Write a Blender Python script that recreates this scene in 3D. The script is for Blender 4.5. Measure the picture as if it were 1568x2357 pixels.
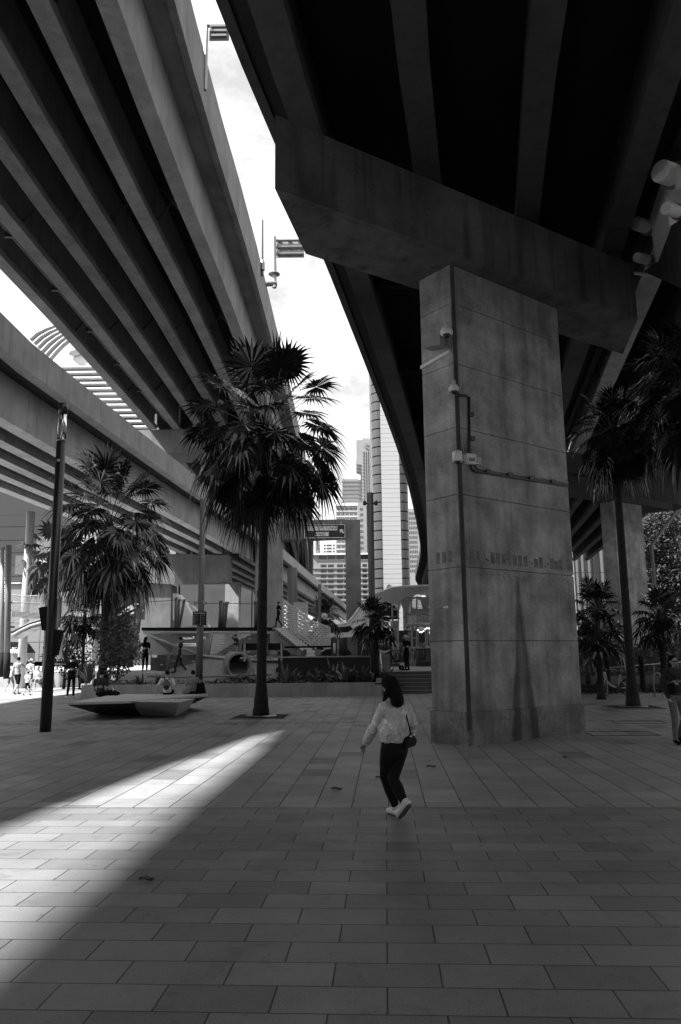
import bpy, bmesh, math, random
from mathutils import Vector, Matrix
R = math.radians
random.seed(7)
for o in list(bpy.data.objects): bpy.data.objects.remove(o)
S = bpy.context.scene
COL = S.collection

# ------------------------------------------------------------------ camera, sky, sun, exposure
CAMH = 1.8; PITCH = R(10.25); ROLL = R(-0.6); FPX = 1800.0      # reference grid of 1568 x 2356
cam = bpy.data.cameras.new('camera'); camo = bpy.data.objects.new('camera', cam); COL.objects.link(camo)
camo.location = (0, 0, CAMH)
camo.rotation_mode = 'XYZ'
camo.matrix_world = Matrix.Translation((0, 0, CAMH)) @ Matrix.Rotation(R(90) + PITCH, 4, 'X') @ Matrix.Rotation(ROLL, 4, 'Z')
cam.sensor_fit = 'VERTICAL'; cam.sensor_height = 36; cam.lens = 36 * FPX / 2357.0
cam.clip_start = 0.05; cam.clip_end = 3000
S.camera = camo
SUN_EL, SUN_ROT = R(50.1), R(-111)       # light comes from the left and from behind the camera
w = bpy.data.worlds.new('World'); S.world = w; w.use_nodes = True
nt = w.node_tree; nt.nodes.clear()
def wn(t, **k):
    n = nt.nodes.new(t)
    for a, b in k.items(): setattr(n, a, b)
    return n
sky = wn('ShaderNodeTexSky', sky_type='NISHITA', sun_disc=False, sun_elevation=SUN_EL, sun_rotation=SUN_ROT, dust_density=2.0)
bw = wn('ShaderNodeRGBToBW'); tc = wn('ShaderNodeTexCoord'); mp = wn('ShaderNodeMapping'); mp.inputs['Scale'].default_value = (1, 1, 2.2)
nz = wn('ShaderNodeTexNoise'); nz.inputs['Scale'].default_value = 5.5; nz.inputs['Detail'].default_value = 7; nz.inputs['Roughness'].default_value = .6
cr = wn('ShaderNodeValToRGB'); cr.color_ramp.elements[0].position = .36; cr.color_ramp.elements[0].color = (.58, .58, .58, 1)
cr.color_ramp.elements[1].position = .56; cr.color_ramp.elements[1].color = (1, 1, 1, 1)
mx = wn('ShaderNodeMix', data_type='RGBA', blend_type='MIX'); mx.inputs[0].default_value = .8
mu = wn('ShaderNodeMix', data_type='RGBA', blend_type='MULTIPLY'); mu.inputs[0].default_value = 1
bg = wn('ShaderNodeBackground'); bg.inputs[1].default_value = .12; ow = wn('ShaderNodeOutputWorld')
L = nt.links.new
L(sky.outputs[0], bw.inputs[0]); L(bw.outputs[0], mx.inputs[6]); mx.inputs[7].default_value = (4.7, 4.7, 4.7, 1)
L(tc.outputs['Generated'], mp.inputs[0]); L(mp.outputs[0], nz.inputs[0]); L(nz.outputs[0], cr.inputs[0])
L(mx.outputs[2], mu.inputs[6]); L(cr.outputs[0], mu.inputs[7]); L(mu.outputs[2], bg.inputs[0]); L(bg.outputs[0], ow.inputs[0])
sd = bpy.data.lights.new('sun', 'SUN'); sd.energy = 5.0; sd.angle = R(1.3); sd.color = (1, 1, 1)
so = bpy.data.objects.new('sun', sd); COL.objects.link(so)
LT = Vector((.755, .30, -1)).normalized()                          # direction the light travels
so.rotation_euler = LT.to_track_quat('-Z', 'Y').to_euler()
so.location = (-20, -20, 60)
S.view_settings.view_transform = 'Standard'; S.view_settings.look = 'None'
S.view_settings.exposure = 1.5; S.view_settings.gamma = 1.0

# ------------------------------------------------------------------ point helpers (reference grid -> world point)
def ray(px, py):
    x = (px - 784) / FPX; y = -(py - 1178.1) / FPX
    c, s = math.cos(ROLL), math.sin(ROLL); x, y = c * x - s * y, s * x + c * y
    return Vector((x, math.cos(PITCH) - y * math.sin(PITCH), math.sin(PITCH) + y * math.cos(PITCH)))
def at_z(px, py, z=0.0):
    d = ray(px, py); return Vector((0, 0, CAMH)) + d * ((z - CAMH) / d.z)
def at_y(px, py, Y):
    d = ray(px, py); return Vector((0, 0, CAMH)) + d * (Y / d.y)

# ------------------------------------------------------------------ mesh builder
class MB:
    def __init__(s): s.v = []; s.f = []
    def add(s, vs, fs):
        n = len(s.v); s.v += [tuple(v) for v in vs]; s.f += [tuple(i + n for i in f) for f in fs]; return s
    def box(s, x0, x1, y0, y1, z0, z1):
        return s.add([(x0,y0,z0),(x1,y0,z0),(x1,y1,z0),(x0,y1,z0),(x0,y0,z1),(x1,y0,z1),(x1,y1,z1),(x0,y1,z1)],
                     [(0,3,2,1),(4,5,6,7),(0,1,5,4),(1,2,6,5),(2,3,7,6),(3,0,4,7)])
    def obox(s, c, size, rz=0.0, rx=0.0, ry=0.0):
        M = Matrix.Rotation(rz,3,'Z') @ Matrix.Rotation(ry,3,'Y') @ Matrix.Rotation(rx,3,'X'); c = Vector(c); a,b,d = [q/2 for q in size]
        P = [c + M @ Vector(p) for p in [(-a,-b,-d),(a,-b,-d),(a,b,-d),(-a,b,-d),(-a,-b,d),(a,-b,d),(a,b,d),(-a,b,d)]]
        return s.add(P, [(0,3,2,1),(4,5,6,7),(0,1,5,4),(1,2,6,5),(2,3,7,6),(3,0,4,7)])
    def prism(s, pts, z0, z1):                      # counter-clockwise plan polygon
        n = len(pts)
        return s.add([(p[0],p[1],z0) for p in pts] + [(p[0],p[1],z1) for p in pts],
            [tuple(range(n-1,-1,-1)), tuple(range(n,2*n))] + [(i,(i+1)%n,(i+1)%n+n,i+n) for i in range(n)])
    def loft(s, A, B):                              # two rings of equal length, capped
        n = len(A)
        return s.add([tuple(p) for p in A] + [tuple(p) for p in B],
            [tuple(range(n-1,-1,-1)), tuple(range(n,2*n))] + [(i,(i+1)%n,(i+1)%n+n,i+n) for i in range(n)])
    def slab(s, A, th):                             # polygon in space given thickness vector
        th = Vector(th); return s.loft([Vector(a) for a in A], [Vector(a) + th for a in A])
    def tube(s, P, r, n=8, cap=True, r1=None):
        P = [Vector(p) for p in P]; m = len(P)
        rs = r if isinstance(r, (list, tuple)) else [r if r1 is None else r + (r1-r)*i/(m-1) for i in range(m)]
        vs = []; up = None
        for i, p in enumerate(P):
            d = (P[min(i+1,m-1)] - P[max(i-1,0)]).normalized()
            if up is None:
                up = Vector((0,0,1)) if abs(d.z) < .9 else Vector((1,0,0))
            a = d.cross(up).normalized(); b = a.cross(d).normalized(); up = b
            for k in range(n):
                t = 2*math.pi*k/n; vs.append(p + (a*math.cos(t) + b*math.sin(t))*rs[i])
        fs = []
        for i in range(m-1):
            for k in range(n):
                fs.append((i*n+k, (i+1)*n+k, (i+1)*n+(k+1)%n, i*n+(k+1)%n))
        if cap: fs += [tuple(range(n)), tuple(range((m-1)*n+n-1, (m-1)*n-1, -1))]
        return s.add(vs, fs)
    def lathe(s, c, prof, n=16, axis=(0,0,1)):      # prof = [(r, h)]
        ax = Vector(axis).normalized(); u = ax.orthogonal().normalized(); v = ax.cross(u); c = Vector(c)
        vs = []
        for r_, h in prof:
            for k in range(n):
                t = 2*math.pi*k/n; vs.append(c + ax*h + (u*math.cos(t)+v*math.sin(t))*max(r_, 1e-4))
        fs = [(i*n+k, i*n+(k+1)%n, (i+1)*n+(k+1)%n, (i+1)*n+k) for i in range(len(prof)-1) for k in range(n)]
        fs += [tuple(range(n-1,-1,-1)), tuple(range((len(prof)-1)*n, len(prof)*n))]
        return s.add(vs, fs)
    def ball(s, c, r, n=12, m=8, M=None):
        r = (r,r,r) if not isinstance(r,(tuple,list)) else r; vs=[]; c = Vector(c)
        for i in range(m+1):
            ph = math.pi*i/m
            for k in range(n):
                t = 2*math.pi*k/n; q = Vector((max(math.sin(ph),1e-3)*math.cos(t)*r[0], max(math.sin(ph),1e-3)*math.sin(t)*r[1], -math.cos(ph)*r[2]))
                vs.append(c + (M @ q if M else q))
        fs = [(i*n+k, i*n+(k+1)%n, (i+1)*n+(k+1)%n, (i+1)*n+k) for i in range(m) for k in range(n)]
        fs += [tuple(range(n-1,-1,-1)), tuple(range(m*n, m*n+n))]
        return s.add(vs, fs)
    def ribbon(s, cf, Ys, x0, x1, z0, z1):          # bar swept along the plan curve X = cf(Y)
        vs = []; n = len(Ys)
        for Y in Ys:
            a = x0(Y) if callable(x0) else x0; b = x1(Y) if callable(x1) else x1
            vs += [(cf(Y)+a,Y,z0),(cf(Y)+b,Y,z0),(cf(Y)+b,Y,z1),(cf(Y)+a,Y,z1)]
        fs = [(i*4+k, i*4+(k+1)%4, i*4+4+(k+1)%4, i*4+4+k) for i in range(n-1) for k in range(4)]
        fs = [f[::-1] for f in fs] + [(0,1,2,3), (4*n-1,4*n-2,4*n-3,4*n-4)]
        return s.add(vs, fs)
    def mesh(s, name, smooth=False):
        me = bpy.data.meshes.new(name); me.from_pydata(s.v, [], s.f)
        if smooth: me.polygons.foreach_set('use_smooth', [True]*len(me.polygons))
        me.update(); return me

def fixn(me):
    b = bmesh.new(); b.from_mesh(me); bmesh.ops.recalc_face_normals(b, faces=b.faces); b.to_mesh(me); b.free()
def tag(o, label=None, cat=None, group=None, kind=None):
    if label: o['label'] = label
    if cat: o['category'] = cat
    if group: o['group'] = group
    if kind: o['kind'] = kind
    return o
def thing(name, loc, label, cat, group=None):
    o = bpy.data.objects.new(name, None); COL.objects.link(o); o.location = loc; o.empty_display_size = .3
    return tag(o, label, cat, group)
def obj(name, mb, m, parent=None, smooth=False, label=None, cat=None, group=None, kind=None, fix=True):
    me = mb if isinstance(mb, bpy.types.Mesh) else mb.mesh(name, smooth)
    if fix and len(me.polygons) < 60000: fixn(me)
    if m: me.materials.clear(); me.materials.append(m)
    o = bpy.data.objects.new(name, me); COL.objects.link(o)
    if parent:
        o.parent = parent
        if parent.type == 'EMPTY': o.matrix_parent_inverse = Matrix.Translation(-parent.location)
    return tag(o, label, cat, group, kind)
def struct(name, mb, m, kind='structure'): return obj(name, mb, m, kind=kind)
def copy_tree(o, parent=None):
    c = o.copy(); COL.objects.link(c); c.parent = parent
    for ch in o.children: copy_tree(ch, c)
    return c
def bevel(o, wd=.02, seg=2):
    m = o.modifiers.new('bevel', 'BEVEL'); m.width = wd; m.segments = seg; m.limit_method = 'ANGLE'; m.angle_limit = R(40); return o
def remesh(mb, vox, smooth=4):
    me = mb.mesh('tmp'); fixn(me); o = bpy.data.objects.new('tmp', me); COL.objects.link(o)
    m = o.modifiers.new('r', 'REMESH'); m.mode = 'VOXEL'; m.voxel_size = vox; m.use_smooth_shade = True
    if smooth: k = o.modifiers.new('s', 'SMOOTH'); k.factor = .5; k.iterations = smooth
    bpy.context.view_layer.update()
    ev = o.evaluated_get(bpy.context.evaluated_depsgraph_get()); me2 = bpy.data.meshes.new_from_object(ev)
    bpy.data.objects.remove(o); return me2
def text_mesh(txt, size, M, ext=.004, align='LEFT'):
    cu = bpy.data.curves.new('txt', 'FONT'); cu.body = txt; cu.size = size; cu.extrude = ext; cu.align_x = align; cu.align_y = 'CENTER'; cu.resolution_u = 3
    o = bpy.data.objects.new('txt', cu); COL.objects.link(o); bpy.context.view_layer.update()
    me = bpy.data.meshes.new_from_object(o.evaluated_get(bpy.context.evaluated_depsgraph_get())); bpy.data.objects.remove(o)
    me.transform(M); return me
def facing(loc, rz=0.0):                              # text plane facing the camera side (-Y), turned by rz
    return Matrix.Translation(loc) @ Matrix.Rotation(rz, 4, 'Z') @ Matrix.Rotation(R(90), 4, 'X')
def tab(pts):
    def f(Y):
        if Y <= pts[0][0]: return pts[0][1]
        for (a, b), (c, d) in zip(pts, pts[1:]):
            if Y <= c:
                t = (Y-a)/(c-a); return b + (d-b)*t
        return pts[-1][1]
    def g(Y): return sum(f(Y + k) for k in (-3, -1.5, 0, 1.5, 3)) / 5.0
    return g
def frange(a, b, st):
    n = max(1, int(round((b-a)/st))); return [a + (b-a)*i/n for i in range(n+1)]

# ------------------------------------------------------------------ materials (all greys: the photograph is black and white)
class NT:
    def __init__(s, name):
        s.m = bpy.data.materials.new(name); s.m.use_nodes = True; s.t = s.m.node_tree; s.b = s.t.nodes['Principled BSDF']
        s.tc = s.t.nodes.new('ShaderNodeTexCoord').outputs['Object']
    def n(s, t, ins=None, **k):
        q = s.t.nodes.new(t)
        for a, b in k.items(): setattr(q, a, b)
        for a, b in (ins or {}).items():
            if isinstance(b, bpy.types.NodeSocket): s.t.links.new(b, q.inputs[a])
            else: q.inputs[a].default_value = b
        return q
    def M(s, op, a, b=0.0, c=None):
        d = {0: a, 1: b}
        if c is not None: d[2] = c
        return s.n('ShaderNodeMath', d, operation=op).outputs[0]
    def noise(s, sc, det=4, ro=.55, scale=(1,1,1), dist=0.0):
        v = s.tc
        if scale != (1,1,1): v = s.n('ShaderNodeMapping', {0: v, 'Scale': scale}).outputs[0]
        return s.n('ShaderNodeTexNoise', {'Vector': v, 'Scale': sc, 'Detail': det, 'Roughness': ro, 'Distortion': dist}).outputs[0]
    def rng(s, v, a, b, c, d): return s.n('ShaderNodeMapRange', {0: v, 1: a, 2: b, 3: c, 4: d}).outputs[0]
    def out(s, col, rough=.7, spec=.35, bump=None, bstr=.3, bdist=.02, metal=0.0):
        s.set('Base Color', col); s.set('Roughness', rough); s.b.inputs['Specular IOR Level'].default_value = spec; s.b.inputs['Metallic'].default_value = metal
        if bump is not None:
            bn = s.n('ShaderNodeBump', {'Strength': bstr, 'Distance': bdist, 'Height': bump}); s.t.links.new(bn.outputs[0], s.b.inputs['Normal'])
        return s.m
    def set(s, k, v):
        if isinstance(v, bpy.types.NodeSocket): s.t.links.new(v, s.b.inputs[k])
        elif k == 'Base Color': s.b.inputs[k].default_value = (v, v, v, 1)
        else: s.b.inputs[k].default_value = v
def plain(name, g, rough=.6, spec=.4, var=.12, sc=3.0, metal=0.0, bump=0.0, bsc=40):
    t = NT(name); a = t.noise(sc, 4); c = t.M('MULTIPLY', t.rng(a, .3, .7, 1-var, 1+var), g)
    bb = t.noise(bsc, 3) if bump else None
    return t.out(c, rough, spec, bb, bump, .01, metal)
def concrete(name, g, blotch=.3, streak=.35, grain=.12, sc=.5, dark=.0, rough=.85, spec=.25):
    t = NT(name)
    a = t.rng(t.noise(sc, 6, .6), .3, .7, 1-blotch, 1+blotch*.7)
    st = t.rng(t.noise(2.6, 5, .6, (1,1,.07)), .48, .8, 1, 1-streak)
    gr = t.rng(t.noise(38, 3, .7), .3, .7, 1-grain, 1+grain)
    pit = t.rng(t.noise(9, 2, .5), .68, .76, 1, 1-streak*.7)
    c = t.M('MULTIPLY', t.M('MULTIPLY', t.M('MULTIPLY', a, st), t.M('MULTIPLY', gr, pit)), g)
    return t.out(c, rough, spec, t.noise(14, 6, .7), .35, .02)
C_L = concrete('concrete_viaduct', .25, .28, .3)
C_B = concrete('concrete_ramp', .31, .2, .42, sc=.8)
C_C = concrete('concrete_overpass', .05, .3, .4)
C_S = concrete('concrete_soffit_recess_shade', .012, .4, .3)  # near-black: shade of the deep deck recesses put into the colour
C_S2 = concrete('concrete_soffit_shade', .025, .4, .3)  # dark tone carries the shade between the girders
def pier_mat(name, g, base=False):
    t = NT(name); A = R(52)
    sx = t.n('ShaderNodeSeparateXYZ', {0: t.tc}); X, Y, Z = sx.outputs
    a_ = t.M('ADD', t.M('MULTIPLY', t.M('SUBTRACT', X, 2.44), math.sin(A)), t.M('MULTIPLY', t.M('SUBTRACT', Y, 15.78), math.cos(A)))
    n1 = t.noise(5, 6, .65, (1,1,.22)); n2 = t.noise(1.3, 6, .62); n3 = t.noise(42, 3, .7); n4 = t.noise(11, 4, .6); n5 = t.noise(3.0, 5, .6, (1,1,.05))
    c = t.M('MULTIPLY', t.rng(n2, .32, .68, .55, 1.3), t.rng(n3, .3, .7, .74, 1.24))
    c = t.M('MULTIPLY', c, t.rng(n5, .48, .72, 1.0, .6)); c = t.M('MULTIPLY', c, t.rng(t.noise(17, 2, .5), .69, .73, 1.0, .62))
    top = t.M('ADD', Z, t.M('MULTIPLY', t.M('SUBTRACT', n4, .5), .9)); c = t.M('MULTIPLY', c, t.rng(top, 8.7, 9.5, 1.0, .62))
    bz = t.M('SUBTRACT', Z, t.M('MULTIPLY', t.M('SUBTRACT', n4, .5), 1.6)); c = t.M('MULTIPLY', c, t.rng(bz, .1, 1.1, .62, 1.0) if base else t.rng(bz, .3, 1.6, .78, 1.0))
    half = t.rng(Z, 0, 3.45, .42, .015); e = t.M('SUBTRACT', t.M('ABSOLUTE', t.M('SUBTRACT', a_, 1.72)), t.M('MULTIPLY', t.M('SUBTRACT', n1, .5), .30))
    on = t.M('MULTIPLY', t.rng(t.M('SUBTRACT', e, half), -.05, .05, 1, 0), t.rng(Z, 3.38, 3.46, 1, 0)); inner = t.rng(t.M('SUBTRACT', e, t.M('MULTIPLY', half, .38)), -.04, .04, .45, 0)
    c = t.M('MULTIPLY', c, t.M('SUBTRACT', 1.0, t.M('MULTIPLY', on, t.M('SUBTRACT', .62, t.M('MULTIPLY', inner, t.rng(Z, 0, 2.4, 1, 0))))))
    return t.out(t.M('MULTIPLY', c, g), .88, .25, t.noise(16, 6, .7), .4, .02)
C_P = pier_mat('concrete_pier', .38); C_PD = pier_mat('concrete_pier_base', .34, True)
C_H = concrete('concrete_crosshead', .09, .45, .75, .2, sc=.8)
C_W = concrete('concrete_wall', .36, .2, .25, sc=1.2)
C_BN = concrete('concrete_bench', .5, .1, .1, sc=2)
C_D = concrete('concrete_dark', .07, .4, .4, sc=3)
C_F = concrete('concrete_far', .17, .25, .3, sc=.6)
BLACK = plain('black_paint', .012, .35, .5)
BLACKM = plain('black_matt', .012, .8, .2)
DARK = plain('dark_metal', .04, .4, .5)
STEEL = plain('grey_steel', .28, .35, .5, .08, metal=.6)
STEELP = plain('painted_steel', .42, .4, .45, .06)
POLE = plain('grey_pole_paint', .15, .45, .4, .06)
CHROME = plain('polished_steel', .7, .12, .5, .03, metal=1.0)
WHITE = plain('white_paint', .78, .45, .4, .04)
WHITE2 = plain('off_white_panel', .68, .5, .4, .05)
GREYP = plain('mid_grey_paint', .2, .5, .4, .08)
RUBBER = plain('rubber_surface', .30, .9, .15, .15, 6)
SOIL = plain('soil', .05, .95, .1, .5, 8, bump=.6, bsc=20)
LEAF = plain('palm_leaf', .011, .2, .5, .4, 2)
LEAF2 = plain('shrub_leaf', .11, .4, .45, .5, 4)
LEAF3 = plain('tree_leaf', .06, .8, .1, .4, 2)
BARK = concrete('palm_bark', .03, .5, .3, .3, sc=6)
GRASSY = plain('dark_groundcover', .03, .7, .3, .5, 5)
def glass_mat():
    t = NT('clear_acrylic'); t.b.inputs['Transmission Weight'].default_value = 1; t.b.inputs['IOR'].default_value = 1.15
    return t.out(.8, .12, .5)
ACRYL = glass_mat()
def glassdark(name, g, rough=.12):
    t = NT(name); return t.out(g, rough, .6)
WIN = glassdark('window_glass', .03)
WINF = plain('far_window_glass', .10, .3, .5, .4, 1.5)

def paving():
    t = NT('stone_paving'); A = R(3.15)
    sx = t.n('ShaderNodeSeparateXYZ', {0: t.tc}); X, Y = sx.outputs[0], sx.outputs[1]
    u = t.M('SUBTRACT', t.M('MULTIPLY', X, math.cos(A)), t.M('MULTIPLY', Y, math.sin(A)))
    v = t.M('ADD', t.M('MULTIPLY', X, math.sin(A)), t.M('MULTIPLY', Y, math.cos(A)))
    def wn1(x): return t.n('ShaderNodeTexWhiteNoise', {'W': x}, noise_dimensions='1D').outputs[0]
    def joint(d, wdt): return t.rng(d, wdt*.55, wdt*1.2, 1, 0)          # 1 inside a joint
    # near zone: half bond courses .605 x .3335
    PD, PW = .3335, .605
    rv = t.M('DIVIDE', t.M('SUBTRACT', v, 4.345-40*PD), PD); row = t.M('FLOOR', rv); fr = t.M('FRACT', rv)
    ru = t.M('ADD', t.M('DIVIDE', t.M('ADD', u, 60*PW+.028), PW), t.M('MULTIPLY', t.M('MODULO', row, 2.0), .5)); cu = t.M('FLOOR', ru); fu = t.M('FRACT', ru)
    d1 = t.M('MULTIPLY', t.M('MINIMUM', fr, t.M('SUBTRACT', 1.0, fr)), PD); d2 = t.M('MULTIPLY', t.M('MINIMUM', fu, t.M('SUBTRACT', 1.0, fu)), PW)
    jn = joint(t.M('MINIMUM', d1, d2), .0056)
    idn = t.M('ADD', t.M('MULTIPLY', row, 7.31), t.M('MULTIPLY', cu, 3.17))
    rn = wn1(idn)
    # far zone: long strips with random cross joints
    SW = .44
    su = t.M('DIVIDE', t.M('ADD', u, 60*SW+.0), SW); sc_ = t.M('FLOOR', su); sf = t.M('FRACT', su)
    ly = t.M('ADD', t.M('DIVIDE', v, .78), t.M('MULTIPLY', wn1(sc_), 37.0))
    ve = t.n('ShaderNodeTexVoronoi', {'W': ly, 'Randomness': .8, 'Scale': 1.0}, voronoi_dimensions='1D', feature='DISTANCE_TO_EDGE').outputs['Distance']
    vc = t.n('ShaderNodeTexVoronoi', {'W': ly, 'Randomness': .8, 'Scale': 1.0}, voronoi_dimensions='1D', feature='F1').outputs['W']
    e1 = t.M('MULTIPLY', t.M('MINIMUM', sf, t.M('SUBTRACT', 1.0, sf)), SW)
    jf = t.M('MAXIMUM', joint(e1, .0085), t.M('MULTIPLY', joint(t.M('MULTIPLY', ve, .78), .008), .7))
    rf = wn1(t.M('ADD', t.M('MULTIPLY', vc, 1.37), t.M('MULTIPLY', sc_, 5.7)))
    far = t.M('GREATER_THAN', v, 9.74)
    edge = t.rng(t.M('ABSOLUTE', t.M('SUBTRACT', v, 9.74)), .006, .012, 1, 0)
    # tones
    tn = t.rng(rn, 0, 1, .66, .96)
    dark = t.M('GREATER_THAN', rf, .94)
    tf = t.M('MULTIPLY', t.rng(rf, 0, .96, .98, 1.28), t.M('SUBTRACT', 1.0, t.M('MULTIPLY', dark, .45)))
    # a dark band of small setts across the plaza
    bv = t.M('ABSOLUTE', t.M('SUBTRACT', v, 21.35)); saw = t.M('MULTIPLY', t.M('SUBTRACT', t.M('FRACT', t.M('MULTIPLY', u, 2.27)), .5), .26)
    bd = t.M('LESS_THAN', t.M('ABSOLUTE', t.M('ADD', t.M('SUBTRACT', v, 21.35), t.M('MULTIPLY', t.M('SIGN', saw), .12))), .17)
    tf = t.M('MULTIPLY', tf, t.M('SUBTRACT', 1.0, t.M('MULTIPLY', bd, .45)))
    tone = t.M('ADD', t.M('MULTIPLY', tn, t.M('SUBTRACT', 1.0, far)), t.M('MULTIPLY', tf, far))
    jt = t.M('MAXIMUM', t.M('ADD', t.M('MULTIPLY', jn, t.M('SUBTRACT', 1.0, far)), t.M('MULTIPLY', jf, far)), edge)
    big = t.rng(t.noise(.7, 5, .6), .3, .7, .82, 1.12); gr = t.rng(t.noise(90, 3, .75), .3, .7, .72, 1.28)
    scuff = t.rng(t.noise(3.2, 5, .65, (1,1,1), .6), .55, .78, 1.0, 1.14); spot = t.M('MULTIPLY', t.rng(t.noise(9, 2, .5), .68, .71, 1, .78), t.rng(t.noise(1.9, 6, .7, (1,1,1), 1.0), .56, .64, 1, .84))
    c = t.M('MULTIPLY', t.M('MULTIPLY', tone, big), t.M('MULTIPLY', gr, t.M('MULTIPLY', scuff, spot)))
    c = t.M('MULTIPLY', c, t.M('SUBTRACT', 1.0, t.M('MULTIPLY', jt, .94)))
    c = t.M('MULTIPLY', c, .235)
    tilt = t.M('ADD', t.M('MULTIPLY', rn, .0), 0.0)
    h = t.M('SUBTRACT', t.M('MULTIPLY', t.noise(70, 4, .7), .25), jt)
    return t.out(c, t.rng(t.noise(2, 4), .3, .7, .48, .68), .5, h, .35, .008)
PAVE = paving()

# ------------------------------------------------------------------ ground
struct('ground', MB().add([(-900,-400,-.03),(900,-400,-.03),(900,1500,-.03),(-900,1500,-.03)], [(0,1,2,3)]), plain('asphalt', .07, .9, .2, .3, .8))
struct('plaza', MB().add([(-40,-14,0),(40,-14,0),(40,40.5,0),(-11.35,40.5,0),(-11.35,34.4,0),(-40,34.4,0)], [(0,1,2,3,4,5)]), PAVE)

# ------------------------------------------------------------------ upper left viaduct
cL = tab([(-50,-9.0),(0,-7.7),(8,-7.2),(21.4,-7.25),(30,-7.15),(34,-7.0),(42.6,-6.65),(68,-6.24),(100,-6.0),(126,-6.2),(162,-7.2),(260,-10.8)])  # unseen near end placed so its shadow bounds the sunlit strip
YL = frange(-44, 260, 6.0); SL = 2.18
vl = thing('viaduct', (cL(60), 60, 22.2), 'tall viaduct on slim parallel concrete beams, crossing the upper left above the palms', 'bridge')
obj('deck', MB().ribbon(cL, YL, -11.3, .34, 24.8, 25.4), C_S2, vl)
obj('cantilever_slab', MB().ribbon(cL, YL, .355, 1.185, 24.78, 25.4), C_L, vl)
obj('parapet', MB().ribbon(cL, YL, 1.20, 1.5, 24.7, 27.2), C_L, vl)
obj('parapet', MB().ribbon(cL, YL, -11.5, -11.31, 24.8, 26.2), C_L, vl)
for k in range(6):
    off = -SL*k; wd = .35
    g = MB()
    for a, b in ((-44, 20.4), (20.5, 69.2), (70, 122), (122.4, 192), (192.6, 260)):
        Ys = frange(a, b, 6.0)
        if k == 0: g.ribbon(cL, Ys, off-wd, off+wd, 22.2, 24.8)
        else: g.ribbon(cL, Ys, off-wd, off+wd, 22.2, 22.6).ribbon(cL, Ys, off-.15, off+.15, 22.6, 24.8)
    obj('girder', g, C_L, vl)
for Y in (22, 35, 48, 60, 82, 96):
    for k in range(5):
        a = cL(Y)-SL*k-.34; b = cL(Y)-SL*(k+1)+.34
        cb = MB().tube([(a,Y,22.7),(b,Y,24.6)], .07, 4).tube([(b,Y,22.7),(a,Y,24.6)], .07, 4)
        obj('cross_brace', cb, C_D, vl)
dpx = lambda Y: cL(Y)-SL*4-.72
pp = obj('drain_pipe', MB().tube([(dpx(Y), Y, 22.64) for Y in frange(16, 68, 4)], .11, 8), DARK, vl, True)
obj('tray_or_sun_blocker', MB().ribbon(cL, frange(21, 38, 2), -11.72, -11.26, 22.3, 22.5), C_L, vl)  # strip added to block a sun leak on the planter, not a tray
for Y in frange(18.4, 65, 5.8):
    obj('pipe_hanger', MB().box(dpx(Y)-.22, dpx(Y)+.38, Y-.08, Y+.08, 22.36, 22.48).box(dpx(Y)-.22, dpx(Y)-.14, Y-.08, Y+.08, 22.4, 23.8), DARK, pp)

def seam_column(parent, name, poly, z0, seams, z1, m, gap=.012):
    c = Vector((sum(p[0] for p in poly)/len(poly), sum(p[1] for p in poly)/len(poly), 0))
    inner = [((p[0]-c.x)*.985+c.x, (p[1]-c.y)*.985+c.y) for p in poly]
    mb = MB(); zs = [z0] + seams + [z1]
    for a, b in zip(zs, zs[1:]): mb.prism(poly, a+(gap if a != z0 else 0), b)
    mb.prism(inner, z0+.01, z1-.01)
    return obj(name, mb, m, parent)
def dirpoly(p, ang, a, b):        # rotated rectangle: corner p, a along ang (from +Y clockwise), b along ang-90
    d = Vector((math.sin(ang), math.cos(ang))); e = Vector((-math.cos(ang), math.sin(ang))); p = Vector(p)
    return [tuple(p), tuple(p+d*a), tuple(p+d*a+e*b), tuple(p+e*b)]
lp = thing('viaduct_pier', (-22.8, 71, 0), 'pale sunlit pier rising behind the arched rope bridge to carry the tall left viaduct', 'bridge pier')
obj('crosshead', MB().box(-25, -5, 69.2, 73.2, 20, 22.16), C_L, lp)
xe, xf = at_y(165, 1450, 71.2).x, at_y(214, 1450, 71.2).x
seam_column(lp, 'column', [(xe,71.2),(xf,71.2),(xf,73.0),(xe,73.0)], 0, [2.4,5.2,8,10.9,13.8,16.8], 20, C_W, .02)

# ------------------------------------------------------------------ lower left ramp
cB = tab([(-30,-20.0),(-10,-17.4),(3.7,-15.2),(9,-14.3),(14,-13.3),(18,-12.4),(24,-12.9),(29.4,-13.6),(34.8,-13.1),(45.8,-12.16),(56.8,-11.1),(74,-9.36),(103.6,-7.24),(144,-4.4),(208,.44),(250,3)])  # near end, out of view, bent to shape the sunlit strip
YB = frange(-26, 244, 4.0)
rb = thing('ramp', (cB(60), 60, 11.94), 'low concrete ramp with pale parapet curving under the tall left viaduct', 'bridge')
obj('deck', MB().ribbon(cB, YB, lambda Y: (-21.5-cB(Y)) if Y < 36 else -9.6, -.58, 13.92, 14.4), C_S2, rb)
pr = MB(); jl = [-26,-12,2,16,28,40.2,52.4,64.6,76.8,89,102,116,130,144,160,180,200,244]
for a, b in zip(jl, jl[1:]): pr.ribbon(cB, frange(a+.04, b, 4.0), -.56, 0, 13.88, 15.2)
pr.ribbon(cB, YB, -.5, -.05, 13.95, 15.1)
obj('parapet', pr, C_B, rb)
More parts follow.
